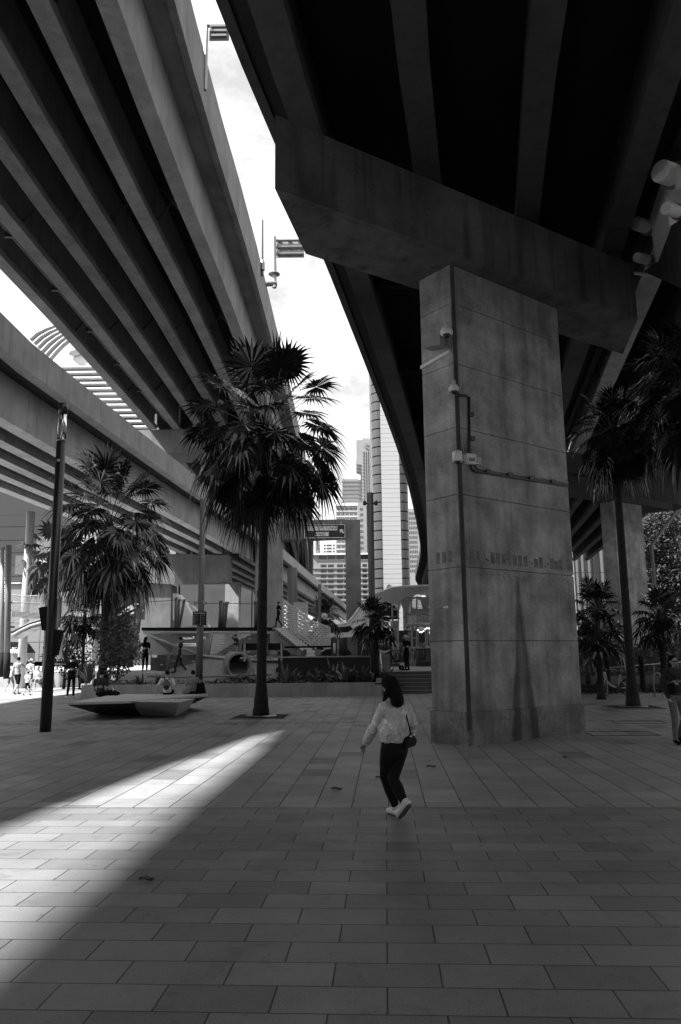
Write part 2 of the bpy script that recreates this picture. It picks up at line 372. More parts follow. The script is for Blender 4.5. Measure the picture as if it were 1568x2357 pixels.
for k in range(5):
    o_ = -1.64-1.8*k; g = MB()
    for a, b in ((-26, 16), (16.2, 79.2), (82.2, 140), (140.4, 244)):
        Ys = frange(a, b, 5.0)
        if k == 0: g.ribbon(cB, Ys, o_-.36, o_+.36, 11.94, 13.92)
        else: g.ribbon(cB, Ys, o_-.36, o_+.36, 11.94, 12.3).ribbon(cB, Ys, o_-.14, o_+.14, 12.3, 13.92)
    obj('girder', g, C_B, rb)
bp = thing('ramp_pier', (-19.5, 80.4, 0), 'crosshead pier under the low left ramp, behind the climbing frame', 'bridge pier')
obj('crosshead', MB().loft([(-33,78.8,10),(-21.6,78.8,8.9),(-16.8,78.8,8.8),(-11.6,80.2,9.15),(-11.6,83,9.15),(-33,82.4,10)],[(-33,78.8,11.9),(-21.6,78.8,11.9),(-16.8,78.8,11.9),(-11.6,80.2,11.9),(-11.6,83,11.9),(-33,82.4,11.9)]), C_F, bp)
seam_column(bp, 'column', [(-22,79.2),(-17.2,79.2),(-17.2,82),(-22,82)], .4, [3.4,6.8], 8.85, C_F, .02)
seam_column(bp, 'column', [(-16.2,109.2),(-14.3,109.2),(-14.3,112),(-16.2,112)], .4, [3.4,6.8], 11.8, C_W, .02)

# ------------------------------------------------------------------ overpass above the camera on the right
cC = tab([(-20,-2.3),(0,-2.1),(5,-1.95),(11,-1.22),(16,-.3),(20.5,.57),(37,3.4),(46.6,4.95),(55,6.15),(71.5,8.3),(89.8,10.5),(102,11.5),(128,13.3),(150,16.5),(190,26)])
YC = frange(-16, 188, 3.0)
vc_ = thing('overpass', (cC(20), 20, 12.3), 'wide dark overpass above the walking woman, on four broad concrete beams', 'bridge')
SP = 2.33
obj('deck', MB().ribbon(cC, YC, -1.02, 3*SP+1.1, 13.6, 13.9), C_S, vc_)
obj('parapet', MB().ribbon(cC, YC, -1.25, -1.03, 13.56, 14.7), C_C, vc_)
obj('parapet', MB().ribbon(cC, YC, 3*SP+1.12, 3*SP+1.36, 13.5, 14.7), C_C, vc_)
for k in range(4):
    g = MB()
    for a, b in ((-16, 10), (10.04, 18.2), (18.24, 44), (44.3, 72), (72.3, 188)):
        g.ribbon(cC, frange(a, b, 3.0), k*SP-.29, k*SP+.29, 12.3, 12.6).ribbon(cC, frange(a, b, 3.0), k*SP-.2, k*SP+.2, 12.6, 13.6)
    obj('girder', g, C_C, vc_)
for Y in (8, 22.5, 30, 37):
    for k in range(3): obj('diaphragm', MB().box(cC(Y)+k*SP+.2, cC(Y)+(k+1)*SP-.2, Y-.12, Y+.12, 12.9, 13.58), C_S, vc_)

pc = thing('overpass_pier', (3.6, 17, 0), 'huge hammerhead concrete pier with cameras on its corner, right of the walking woman', 'bridge pier')
K = Vector((2.44, 15.78)); d52 = Vector((math.sin(R(52)), math.cos(R(52)))); e52 = Vector((-math.cos(R(52)), math.sin(R(52))))
WL, WS = 3.73, .965
def pier_poly(g):   # with a recessed, darkened corner strip
    P = [K + e52*(WS+g) - d52*g, K + e52*.02 - d52*g*1.0, K + e52*.02 + d52*.03, K + e52*.05+d52*.09, K - e52*g + d52*.125, K + d52*(WL+g) - e52*g, K + d52*(WL+g) + e52*(WS+g)]
    return [tuple(p) for p in P]
seams = [.62, 2.02, 3.5, 5.0, 6.43, 7.84, 9.2]
zs = [.62, 2.02, 3.5, 5.0, 6.43, 7.84, 9.2]
colm = MB()
for a, b in zip(zs, zs[1:] + [10.3]): colm.prism(pier_poly(0), a+.014, b)
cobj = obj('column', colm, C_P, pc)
core = [tuple(K + e52*(WS-.03) + d52*.04), tuple(K + e52*.06 + d52*.08), tuple(K + e52*.03 + d52*.16), tuple(K + d52*(WL-.03) + e52*.03), tuple(K + d52*(WL-.03) + e52*(WS-.03))]
obj('joint_core', MB().prism(core, .1, 10.2), C_D, cobj)
obj('corner_dirt_and_shade', MB().prism([tuple(K + e52*.016 + d52*.012), tuple(K + e52*.016+d52*.032), tuple(K + e52*.045+d52*.095), tuple(K + e52*.003+d52*.12), tuple(K + e52*.0+d52*.012)], .3, 10.2), C_D, cobj)  # dark strip: dirt plus the recess's shade, both put into the colour
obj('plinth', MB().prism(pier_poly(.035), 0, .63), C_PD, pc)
NL, FL_ = at_z(633, 434, 10.1), at_z(704, 584, 10.1)
NR = at_z(1468, 735, 10.1); FR = NR + (FL_ - NL)
cx0 = [NL, NR, FR, FL_]
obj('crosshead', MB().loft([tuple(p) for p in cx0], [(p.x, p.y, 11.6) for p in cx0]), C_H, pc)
for k in range(4):
    Y = 15.0 + k*1.6; obj('bearing', MB().box(cC(Y)+k*SP-.22, cC(Y)+k*SP+.22, Y-.3, Y+.3, 11.61, 12.3), C_H, pc)
# weep stain groove down the broad face, bolt marks and the small number plate
Fp = lambda a, z, out=0.0: tuple((K + d52*a - e52*out).to_3d() + Vector((0,0,z)))
Lp = lambda a, z, out=0.0: tuple((K + e52*a - d52*out).to_3d() + Vector((0,0,z)))
PM = plain('patch_mark', .19, .9, .2, .3, 8)
for a in (.3,.5,.95,1.12,1.3,1.66,1.84,2.02,2.38,2.55,2.95,3.1,3.25,3.55,3.66):
    hh = .24 if a not in (2.38, 3.1) else .2
    obj('patch_mark', MB().add([Fp(a-.065,3.62,.003),Fp(a+.065,3.62,.003),Fp(a+.065,3.62+hh,.003),Fp(a-.065,3.62+hh,.003)], [(0,1,2,3)]), PM, cobj, fix=False)
for a in (.3,.48,.66): obj('patch_mark', MB().add([Lp(a+.06,3.62,.003),Lp(a-.06,3.62,.003),Lp(a-.06,3.86,.003),Lp(a+.06,3.86,.003)], [(0,1,2,3)]), PM, cobj, fix=False)
for a in (.75,.8,1.42,1.5,2.16,2.24,2.7,2.8,3.4): obj('bolt_hole', MB().lathe(Fp(a, 3.7+random.uniform(-.05,.1)), [(.02,0),(.02,.004)], 8, tuple(-e52.to_3d())), C_D, cobj)
for i in range(20): obj('bolt_hole', MB().lathe(Fp(.25+i*.17, 3.38+random.uniform(-.01,.01)), [(.013,0),(.013,.004)], 8, tuple(-e52.to_3d())), C_D, cobj)

# portal frame with the road sign
pf = thing('portal_frame', (-3.6, 86.6, 0), 'concrete portal frame behind the tall palm, with the road sign on its beam', 'portal frame')
xa, xb = at_y(587, 1400, 86).x, at_y(648, 1400, 86).x
seam_column(pf, 'column', [(xa,86),(xb-.7,86),(xb,87),(xb,88.4),(xa,88.4)], .4, [3.2,6,8.9,11.8,14.6], 22.15, C_L, .02)
xc, xd = at_y(797, 1400, 87.2).x, at_y(832, 1400, 87.2).x
zt = at_y(832, 1197, 87.2).z
seam_column(pf, 'column', [(xc,86.8),(xd,86.8),(xd,88.8),(xc,88.8)], .4, [3.2,5.6,8.0,10.4,12.8,14.6], zt, C_F, .02)
obj('beam', MB().loft([(xb,86.6,zt-2.25),(xc,86.6,zt-2.0),(xc,88.6,zt-2.0),(xb,88.6,zt-2.25)], [(xb,86.6,zt-.08),(xc,86.6,zt+.04),(xc,88.6,zt+.04),(xb,88.6,zt-.08)]), C_F, pf)

# right-hand ramp beyond the overpass
cD = tab([(-10,-1.9),(55,10.45),(100,17.8),(120,21)])
YD = frange(-6, 100, 3.0); ZD = 13.2
vd = thing('side_ramp', (cD(25)+5, 25, ZD), 'dark side ramp beyond the overpass at the right edge, with graffiti on its pale flank', 'bridge')
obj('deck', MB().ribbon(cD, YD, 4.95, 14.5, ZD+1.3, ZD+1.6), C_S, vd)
obj('parapet', MB().ribbon(cD, YD, 4.74, 4.94, ZD+1.22, ZD+2.3), C_B, vd)
for k, o_ in enumerate((5.4, 7.3, 8.9, 10.5, 12.1, 13.7)):
    g = MB(); hw = .4 if k == 0 else .24
    for a, b in ((-6, 17.3), (17.4, 45.9), (46.4, 80), (80.2, 100)):
        if k == 0: g.ribbon(cD, frange(a, b, 3), lambda Y: o_-hw+.12, o_+hw, ZD, ZD+1.3)
        else: g.ribbon(cD, frange(a, b, 3), o_-hw, o_+hw, ZD, ZD+.3).ribbon(cD, frange(a, b, 3), o_-.12, o_+.12, ZD+.3, ZD+1.3)
    go_ = obj('girder', g, C_W if k == 0 else C_C, vd)  # outer girder in paler concrete, standing in for skylight on its web
    if k == 0: g0 = go_
gr = MB(); xx = lambda Y: cD(Y)+5.4-.4+.12-.006
for i in range(7):
    Y0 = 27.0+i*1.0; P = [(xx(Y0+.42*math.cos(t)*(1+.3*math.sin(3*t+i))), Y0+.42*math.cos(t)*(1+.3*math.sin(3*t+i)), ZD+.62+.4*math.sin(t+i*.7)) for t in [j*.5 for j in range(11+i%3)]]
    gr.tube(P, .022, 4)
obj('graffiti', gr, BLACKM, g0)
dp = thing('side_ramp_pier', (17.2, 46.5, 0), 'crosshead pier of the side ramp, standing behind the right palm trunk', 'bridge pier')
ddk = Vector((.186,.983)); dx_ = Vector((.86,.51))
N2 = Vector((13.1, 44.4)); P2 = [N2, N2+dx_*13, N2+dx_*13+ddk*2.2, N2+ddk*2.2]
obj('crosshead', MB().loft([(p.x,p.y,11.0) for p in P2], [(p.x,p.y,13.15) for p in P2]), C_C, dp)
N3 = Vector((12.9, 43.6)); P3 = [N3, N3+dx_*1.9, N3+dx_*1.9+ddk*2.6, N3+ddk*2.6]
obj('bearing_block', MB().loft([(p.x,p.y,11.9) for p in P3], [(p.x,p.y,13.1) for p in P3]), C_C, dp)
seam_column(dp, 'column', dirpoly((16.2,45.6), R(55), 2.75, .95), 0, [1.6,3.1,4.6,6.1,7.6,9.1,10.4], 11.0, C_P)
obj('corbel', MB().prism(dirpoly((16.0,45.3), R(55), 6.2, 1.4), 10.55, 10.99), C_C, dp)
obj('drain_pipe', MB().tube([(22.3,48.8,10.7),(21.2,48.6,10.4),(19.2,48.0,8.2),(19.2,48.0,.8)], .11, 8), GREYP, dp, True)
# near crosshead of the side ramp, seen end-on
def at_side(px, py, o_):
    d = ray(px, py); t = (o_ ) / (d.x - .19*d.y); return Vector((0,0,CAMH)) + d*t
q6 = lambda a, b: ((2250+a/3.928)/1.594, (500+b/3.928)/1.594)
face = [(940,415),(705,625),(620,870),(535,1150),(590,1650),(625,1810),(815,1300),(760,865),(980,745),(990,430)]
PTS = [at_side(*q6(*p), 4.62) for p in face]
np_ = thing('side_ramp_crosshead', tuple(PTS[5]), 'pale end of a crosshead studded with round caps, at the right edge beside the overpass', 'bridge pier')
PALEC = plain('pale_crosshead_paint', .75, .6, .3, .12, 4)
obj('crosshead', MB().loft([tuple(p) for p in PTS], [tuple(p + Vector((3.2, 2.2, 0))) for p in PTS]), PALEC, np_)
lower = [(625,1810),(815,1300),(1400,900),(1600,2000),(1000,2200),(430,1945)]
PL = [at_side(*q6(*p), 4.66) for p in lower]
obj('bracket', MB().loft([tuple(p) for p in PL], [tuple(p + Vector((3.0, 2.1, 0))) for p in PL]), C_D, np_)
ax = Vector((-.86,-.51,-.08)).normalized()
for (a, b, r_, pl) in ((860,560,.25,1), (940,1090,.14,1), (490,1300,.18,1), (500,1780,.13,1)):
    c = at_side(*q6(a, b), 4.6)
    cp = obj('end_cap', MB().lathe(c, [(r_*1.02,-.3),(r_,.0),(r_,.42),(r_*.96,.45)], 24, ax), PALEC, np_, False)
    obj('cap_ring', MB().lathe(c, [(r_*1.22,-.06),(r_*1.25,0),(r_*1.22,.04)], 24, ax), STEEL, cp)
obj('pin', MB().lathe(at_side(1459, 628, 4.6), [(.05,-.5),(.05,.6)], 12, (1,.2,0)), C_BN, np_)

# ------------------------------------------------------------------ palms and plants
def fan_leaf(mb, hub, d, size, rnd, n=26, droop=.55, spread=150):
    d = d.normalized(); side = d.cross(Vector((0,0,1)))
    side = (side.normalized() if side.length > .1 else Vector((1,0,0)))
    side = (side + Vector((rnd.uniform(-.35,.35), rnd.uniform(-.35,.35), rnd.uniform(-.3,.3)))).normalized()
    nor = side.cross(d).normalized(); side = d.cross(nor).normalized()
    hw = R(spread)/(n-1)
    for i in range(n):
        t = -R(spread) + 2*R(spread)*i/(n-1)
        c = d*math.cos(t) + side*math.sin(t); c = (c + nor*(.16 if abs(t) < 1 else .05)*abs(math.sin(t)) ).normalized()
        q = c.cross(nor).normalized()
        Ls = size*(.82+.18*math.cos(t))*rnd.uniform(.9,1.08); pl = .5 if i % 2 else -.5
        dr = droop*rnd.uniform(.7,1.35)
        P = []; 
        for f_, wd in ((.04,.04),(.5,.5*1.04),(.78,.30),(1.0,.03)):
            z = -Ls*dr*max(0, f_-.38)**2*1.8
            p = hub + c*(f_*Ls*(1-.18*dr*max(0,f_-.5))) + Vector((0,0,z))
            ww = wd*Ls*math.tan(hw) if f_ <= .5 else wd*.5*Ls*math.tan(hw)*1.2
            fold = nor*(ww*.55)
            P += [p - q*ww + fold*pl, p + q*ww - fold*pl]
        mb.add(P, [(0,1,3,2),(2,3,5,4),(4,5,7,6)])
def crown_mesh(seed, n=46, pet=1.5, size=1.05, top=1.0, skirt=True, nseg=26):
    rnd = random.Random(seed); mb = MB()
    for i in range(n):
        f_ = i/(n-1); el = R(82) - f_*R(150 if skirt else 105); az = i*2.39996 + rnd.uniform(-.3,.3)
        h = Vector((math.cos(az)*math.cos(el), math.sin(az)*math.cos(el), math.sin(el)))
        Lp_ = pet*rnd.uniform(.82,1.12)*(1.08 if f_ < .3 else 1.0)*(top if f_ < .35 else 1)
        P = [Vector((0,0,.0)) + Vector((h.x*.08,h.y*.08,.35*(.5-f_)))]
        for j in range(1,5):
            t = j/4; P.append(P[0] + h*(Lp_*t) + Vector((0,0,-.28*t*t*Lp_*math.cos(el))))
        mb.tube(P, .014, 4, False, r1=.008)
        d = (P[-1]-P[-2]).normalized(); d = (d + Vector((0,0,-.55*math.cos(el) - (.25 if f_>.6 else 0)))).normalized()
        fan_leaf(mb, P[-1], d, size*rnd.uniform(.85,1.1), rnd, nseg, .18+.75*f_, 158)
    return mb
def palm(loc, hb, lean=(0,0), seed=1, scale=1.0, trunk_r=.16, label='', group='tall fan palms', crownmesh=None, rz=0.0, cat='palm tree', pit=True, name='fan_palm', n=46, zs=1.0):
    loc = Vector(loc); t = thing(name, loc, label, cat, group); rnd = random.Random(seed)
    P = []; rs = []; m = max(6, int(hb/.16))
    for i in range(m+1):
        f_ = i/m; z = hb*f_
        P.append(loc + Vector((lean[0]*f_, lean[1]*f_, z)))
        rs.append(trunk_r*(1 + .7*max(0, .12-f_)/.12)*(1-.18*f_)*(1.035 if i % 2 else .98))
    obj('trunk', MB().tube(P, rs, 14), BARK, t, True)
    top = P[-1]
    bo = obj('crown_boot', MB().tube([top+Vector((0,0,-.5)), top+Vector((0,0,-.1)), top+Vector((0,0,.5))], [trunk_r*.9, trunk_r*1.5, trunk_r*.6], 10), BARK, t)
    me = crownmesh or crown_mesh(seed, n).mesh('crown')
    o = obj('crown', me, LEAF, t, fix=False)
    o.matrix_parent_inverse = Matrix.Identity(4); o.location = top - loc; o.scale = (scale, scale, scale*zs); o.rotation_euler = (0,0,rz)
    return t
CM1 = crown_mesh(11, 62, 1.8, 1.15, 1.25, True, 32).mesh('crown'); CM2 = crown_mesh(23, 58, 1.7, 1.12, 1.15, True, 30).mesh('crown')
CM3 = crown_mesh(31, 22, .8, .72, 1.1, False, 20).mesh('crown'); CM4 = crown_mesh(37, 20, .85, .7, 1.1, False, 20).mesh('crown')
pb = at_z(601, 1650); pbr = at_z(1458, 1628)
palm(pb, 8.45, (.05,0), 1, 1.0, .15, 'tallest fan palm in front of the planter wall, crown against the sky gap', crownmesh=CM1)
palm(pbr, at_y(1432,1010,pbr.y).z, (.02,0), 2, .62, .14, 'fan palm at the right behind the huge pier, crown in deep shade', crownmesh=CM2, rz=1.0)
palm((at_y(236,1560,36.5).x,36.5,.5), at_y(240,1215,36.5).z-.5, (0,0), 3, 1.22, .19, 'fan palm rising from the left end of the planter behind the seated man', crownmesh=CM2, rz=2.2, zs=1.05)
pq = at_y(1560, 900, 24); palm((pq.x+.5, pq.y, 0), at_y(1560,905,24).z, (0,0), 4, .85, .17, 'fan palm cut by the right edge, crown against the dark side ramp', crownmesh=CM1, rz=.7)
def small_palm(px, py, Y, base, label, sc=1.0, me=None, rz=0, seed=5, tr=.13):
    p = at_y(px, py, Y); palm((p.x, Y, base), p.z-base, (0,0), seed, sc, tr, label, 'small young palms', me or CM3, rz, n=20)
small_palm(862, 1440, 35.6, .5, 'young fan palm with rough trunk at the right end of the planter', .9, CM3, 0, 5, .2)
small_palm(1372, 1415, 31, .2, 'young fan palm just right of the huge pier, against the striped building', .95, CM4, 1, 6)
small_palm(1520, 1432, 31, .2, 'young fan palm by the ramp rail near the right edge', .95, CM3, 2, 7)
small_palm(195, 1430, 38.5, .5, 'young fan palm left of the slim left palm trunk, fronds catching light', 1.0, CM4, .5, 8, .08)
small_palm(1375, 1470, 28.5, .1, 'low young palm with thin trunk beside the bicycle', .9, CM4, 2.3, 9, .11)
small_palm(745, 1430, 48, .9, 'low palm behind the perforated slide wall', 1.0, CM4, 1.3, 10)
# pale sunlit palm in front of the mesh building, far left
palm((at_y(118,1300,47).x, 47, .2), at_y(118,1285,47).z-.2, (0,0), 12, 1.1, .2, 'pale sunlit palm in front of the mesh-clad building, behind the lamp column', crownmesh=crown_mesh(41, 26, 1.3, .95, 1.0, True, 16).mesh('crown'), group='tall fan palms')
for o in [o for o in COL.objects if o.name.startswith('crown') and o.parent and 'pale sunlit' in (o.parent.get('label') or '')]: 
    o.data.materials.clear(); o.data.materials.append(LEAF3)

def blade(mb, base, d, Ln, wd, curl, n=5):
    d = d.normalized(); side = d.cross(Vector((0,0,1))); side = side.normalized() if side.length > .05 else Vector((1,0,0)); P = []
    for i in range(n+1):
        t = i/n; p = base + d*(Ln*t) + Vector((0,0,-curl*Ln*t*t)); w_ = wd*(math.sin(math.pi*min(1,.12+t*.88)))*.5
        P += [p - side*w_ + Vector((0,0,w_*.5)), p + side*w_ + Vector((0,0,w_*.5))]
    mb.add(P, [(2*i,2*i+1,2*i+3,2*i+2) for i in range(n)])
def strap_plant(p, n, Ln, wd, seed, label, m=LEAF2, name='strap_leaf_plant', cat='plant', group='planter plants', curl=.5):
    rnd = random.Random(seed); mb = MB(); p = Vector(p)
    for i in range(n):
        az = rnd.uniform(0, 6.28); el = rnd.uniform(.7, 1.5)
        blade(mb, p + Vector((rnd.uniform(-.1,.1), rnd.uniform(-.1,.1), 0)), Vector((math.cos(az)*math.cos(el), math.sin(az)*math.cos(el), math.sin(el))), Ln*rnd.uniform(.8,1.35), wd*rnd.uniform(.8,1.4), curl*rnd.uniform(.25,.9))
    return obj(name, mb, m, None, False, label, cat, group, fix=False)
def leafy(mb, c, r, n, rnd, ls):
    c = Vector(c)
    for i in range(n):
        u = Vector((rnd.gauss(0,1), rnd.gauss(0,1), rnd.gauss(0,1))).normalized()*(rnd.random()**.4)
        p = c + Vector((u.x*r[0], u.y*r[1], u.z*r[2])); d = (u + Vector((rnd.uniform(-.8,.8), rnd.uniform(-.8,.8), rnd.uniform(-.6,.6)))).normalized()
        s_ = d.orthogonal().normalized(); l = ls*rnd.uniform(.6,1.3); s_ = s_*l*.28
        mb.add([p, p + d*l*.5 + s_, p + d*l, p + d*l*.5 - s_], [(0,1,2,3)])
def tree(loc, h, blobs, label, seed, m=LEAF2, ls=.12, n=900, tr=.08, name='tree', cat='tree', group=None):
    loc = Vector(loc); rnd = random.Random(seed); t = thing(name, loc, label, cat, group); tk = MB(); cr_ = MB()
    tk.tube([loc, loc+Vector((.05,0,h*.35)), loc+Vector((0,.03,h*.75))], [tr, tr*.8, tr*.4], 8)
    for (x, y, z, r_) in blobs:
        c = loc + Vector((x,y,z)); tk.tube([loc+Vector((0,0,h*rnd.uniform(.25,.5))), loc+Vector((x*.5,y*.5,z*.8)), c], [tr*.6, tr*.35, tr*.12], 5)
        leafy(cr_, c, (r_*rnd.uniform(.85,1.15), r_, r_*rnd.uniform(.75,1)), int(n*r_*r_), rnd, ls)
    obj('trunk', tk, BARK, t); obj('crown', cr_, m, t, fix=False); return t

# ------------------------------------------------------------------ planter, steps, upper plaza
WY = 34.4; WXL = at_z(186, 1606).x*34.4/at_z(186,1606).y
wl = thing('planter_wall', (-4, WY, 0), 'long low concrete planter wall with panel joints, across the far side of the plaza', 'wall')
xs = [at_z(p,1604).x*34.4/at_z(p,1604).y for p in (186, 569, 725, 880)]
for a, b in zip(xs, xs[1:]): obj('panel', MB().box(a+.008, b-.008, WY, WY+.22, 0, .56), C_W, wl)
obj('panel', MB().box(xs[0]+.01, xs[0]+.22, WY+.23, 40, 0, .56), C_W, wl)
obj('panel', MB().box(xs[3]-.22, xs[3], WY+.23, 36.6, 0, .72), C_W, wl)
struct('planter_soil', MB().add([(xs[0]+.2,WY+.2,.47),(xs[3]-.2,WY+.2,.47),(xs[3]-.2,37.5,.5),(xs[0]+.2,39.4,.5)], [(0,1,2,3)]), SOIL)
struct('upper_plaza', MB().box(xs[3]+.0, 14, 37.2, 75, -.02, .95).box(-60, xs[3], 47, 75, -.02, .9), concrete('upper_paving', .42, .15, .05, .15))
struct('playground_floor', MB().add([(xs[0]-.1,39.4,.5),(xs[3],37.5,.5),(xs[3],37.2,.86),(xs[3],47,.93),(-11.9,47,.93),(-11.6,41,.7)], [(0,1,2,3,4,5)]), RUBBER)
struct('far_plaza', MB().add([(-60,34.42,.006),(xs[0]-.02,34.42,.006),(xs[0]-.02,47,.006),(-60,47,.006)], [(0,1,2,3)]), concrete('pale_paving', .34, .12, .0, .1))
st = thing('steps', (4, 35.8, 0), 'flight of six dark-fronted concrete steps left of the huge pier', 'steps')
for i in range(6):
    h_ = .95*(i+1)/6; obj('step', MB().box(xs[3]+.12, 6.4, 35.7+i*.28, 37.2, h_-.155, h_-.02), C_F if i else C_F, st)
    obj('nosing', MB().box(xs[3]+.12, 6.4, 35.68+i*.28, 35.74+i*.28, h_-.018, h_+.004), STEELP, st)
hr = thing('handrail', (xs[3], 35.6, 0), 'bright stainless handrail at the left side of the steps', 'handrail')
obj('rail', MB().tube([(xs[3]+.06,35.3,.75),(xs[3]+.1,37.3,1.75),(xs[3]+.1,37.7,1.8)], .035, 8), CHROME, hr, True)
obj('post', MB().tube([(xs[3]+.06,35.4,0),(xs[3]+.06,35.4,.8)], .03, 8), STEEL, hr, True)
obj('post', MB().tube([(xs[3]+.1,37.4,.95),(xs[3]+.1,37.4,1.78)], .03, 8), STEEL, hr, True)

rnd = random.Random(3)
gc = MB()
for i in range(5200):
    x = rnd.uniform(xs[0]+.4, xs[3]-.35); y = rnd.uniform(WY+.28, 36.9); dens = .25 if -9.3 < x < -3.6 else 1
    if rnd.random() > dens: continue
    hgt = .47 + rnd.random()**2*(.22 if x < -1.2 else .42); az = rnd.uniform(0,6.28)
    d = Vector((math.cos(az), math.sin(az), rnd.uniform(.1,.9))).normalized(); s_ = d.orthogonal().normalized(); l = rnd.uniform(.06,.15)
    p = Vector((x,y,hgt)); gc.add([p, p+d*l*.5+s_*l*.3, p+d*l, p+d*l*.5-s_*l*.3], [(0,1,2,3)])
obj('ground_cover', gc, LEAF2, kind='stuff', fix=False)
def gp(px, Y, z=.47): p = at_y(px, 1500, Y); return (p.x, Y, z)
for i, (px, Y, n_, L_, w_, lab) in enumerate((
    (660, 35.2, 16, 1.15, .09, 'arching strap-leaved lily just right of the tall palm trunk'),
    (595, 35.6, 14, 1.0, .10, 'strap-leaved lily just left of the tall palm trunk'),
    (545, 35.4, 12, .6, .06, 'low tufted plant below the mouth of the concrete tunnel'),
    (735, 35.3, 22, .75, .16, 'low broad-leaved clump right of the arching lily'),
    (800, 35.2, 26, 1.05, .18, 'tall broad-leaved clump left of the young palm trunk'),
    (835, 35.0, 20, .85, .15, 'broad-leaved clump at the foot of the young palm'),
    (885, 35.2, 22, .75, .16, 'pale-leaved clump at the planter corner behind the walking woman'),
    (770, 36.2, 18, 1.2, .12, 'long-leaved clump beside the pram rail'),
    (325, 35.2, 20, .7, .08, 'low dark fern clump near the left end of the planter'),
    (365, 35.6, 16, .6, .09, 'low dark fern clump behind the seated backpacker'),
    (700, 36.0, 16, .8, .12, 'mid-height clump under the dark bench rail'),
    (248, 36.6, 12, .8, .07, 'small tufts around the left palm base'))):
    strap_plant(gp(px, Y), n_, L_, w_, 50+i, lab)
rnd = random.Random(44)
_desc = ['dark', 'glossy', 'ragged', 'upright', 'low', 'spreading', 'narrow-leaved', 'broad-leaved', 'pale-edged', 'drooping']
for i in range(20):
    px = 498 + i*19.5 + rnd.uniform(-5, 5)
    strap_plant(gp(px, 34.95 + (i%3)*.55), 16, (.42 if px < 660 else .62)*rnd.uniform(.75,1.2), rnd.choice((.07,.12,.17)), 200+i, _desc[i%10] + (' clump left of the tall palm trunk in the planter' if px < 600 else ' clump right of the tall palm trunk in the planter') + (', front row' if i%3 == 0 else (', middle row' if i%3 == 1 else ', back row')))
tree(gp(272, 36.0), 3.6, [(0,0,3.1,.55),(.25,.1,2.5,.65),(-.35,0,2.4,.6),(.15,0,1.8,.8),(-.3,.1,1.5,.75),(.45,0,1.3,.6),(0,0,.9,.6)], 'dense dark leafy shrub tree right of the left palm trunk', 77, LEAF2, .13, 1500, .05, 'shrub_tree', 'shrub')
strap_plant((at_y(205,1515,38).x, 38, .5), 22, 1.3, .14, 91, 'spiky bromeliad with pale edges left of the left palm trunk', LEAF2)

# tree pits
for p, lab in ((pb, 'dark square tree pit at the foot of the tallest palm'), (pbr, 'dark square tree pit at the foot of the right palm')):
    t = thing('tree_pit', (p.x, p.y, 0), lab, 'tree pit', 'palm tree pits'); c = Vector((p.x, p.y, 0)); A = R(3.15)
    obj('soil', MB().obox(c+Vector((0,0,.006)), (1.5,1.5,.012), -A), SOIL, t)
    obj('collar', MB().lathe(c+Vector((0,0,.01)), [(.44,0),(.46,.03),(.42,.05)], 24), STEEL, t)
    for (dx, dy, sx_, sy_) in ((0,-.77,1.58,.03),(0,.77,1.58,.03),(-.77,0,.03,1.5),(.77,0,.03,1.5)):
        q = Matrix.Rotation(-A,3,'Z') @ Vector((dx,dy,0)); obj('edging', MB().obox(c+q+Vector((0,0,.01)), (sx_,sy_,.025), -A), STEEL, t)

# ------------------------------------------------------------------ faceted bench
bn = thing('faceted_bench', (-6.6, 25.5, 0), 'large faceted concrete bench platform, pointed at both ends, on the plaza', 'bench')
ZT = .52
A_ = [at_z(*q,ZT) for q in ((156,1616.5),(297,1613),(345,1609.5),(478,1598.6),(479,1597),(292,1597),(238,1602.5))]
Bt = [at_z(*q,.02) for q in ((222,1641.5),(318,1645),(360,1640),(425,1628),(424,1624),(310,1626),(250,1631))]
A2 = [p - Vector((0,0,.07)) for p in A_]
o = obj('slab', MB().loft(A2, A_), C_BN, bn); bevel(o, .01)
obj('base', MB().loft(Bt, [p - Vector((0,0,.002)) for p in A2]), C_D, bn)  # base takes a darker concrete than the slab
ZF = .5
F_ = [at_z(*q,ZF) for q in ((297.5,1614.2),(413,1616),(449,1607.5),(346,1611))]
Fb = [at_z(*q,.01) for q in ((326,1646),(403,1649),(434,1633),(350,1640))]
o = obj('front_block', MB().loft(Fb, F_), C_BN, bn); bevel(o, .012)
for px, py in ((315,1613.6),(352,1612.2),(392,1614.3),(405,1611),(440,1608.3)): obj('stud', MB().lathe(at_z(px,py,ZF), [(.022,0),(.02,.012)], 8), STEEL, bn)

# ------------------------------------------------------------------ lamp columns, poles, signs
lc = at_z(104.5, 1684); lt = at_y(151, 929, lc.y)
lp_ = thing('lamp_column', lc, 'tall black lamp column with a clear lantern section at its top, in the left foreground', 'street lamp')
H_ = lt.z; hx, hy = lc.x, lc.y
obj('post', MB().lathe((hx,hy,0), [(.135,0),(.135,3.2),(.118,3.22),(.118,H_-1.0)], 20), BLACK, lp_, True)
obj('lantern', MB().lathe((hx,hy,H_-1.0), [(.11,0),(.11,.72)], 20), ACRYL, lp_, True)
obj('lantern_core', MB().lathe((hx,hy,H_-1.0), [(.02,0),(.02,.72)], 10), CHROME, lp_, True)
obj('cap', MB().lathe((hx,hy,H_-.28), [(.118,0),(.118,.28)], 20), BLACK, lp_, True)
obj('collar', MB().lathe((hx,hy,H_-1.02), [(.121,0),(.121,.04)], 20), STEEL, lp_, True)
obj('inspection_label', MB().obox((hx,hy-.12,H_-1.55), (.07,.01,.06)), STEELP, lp_)
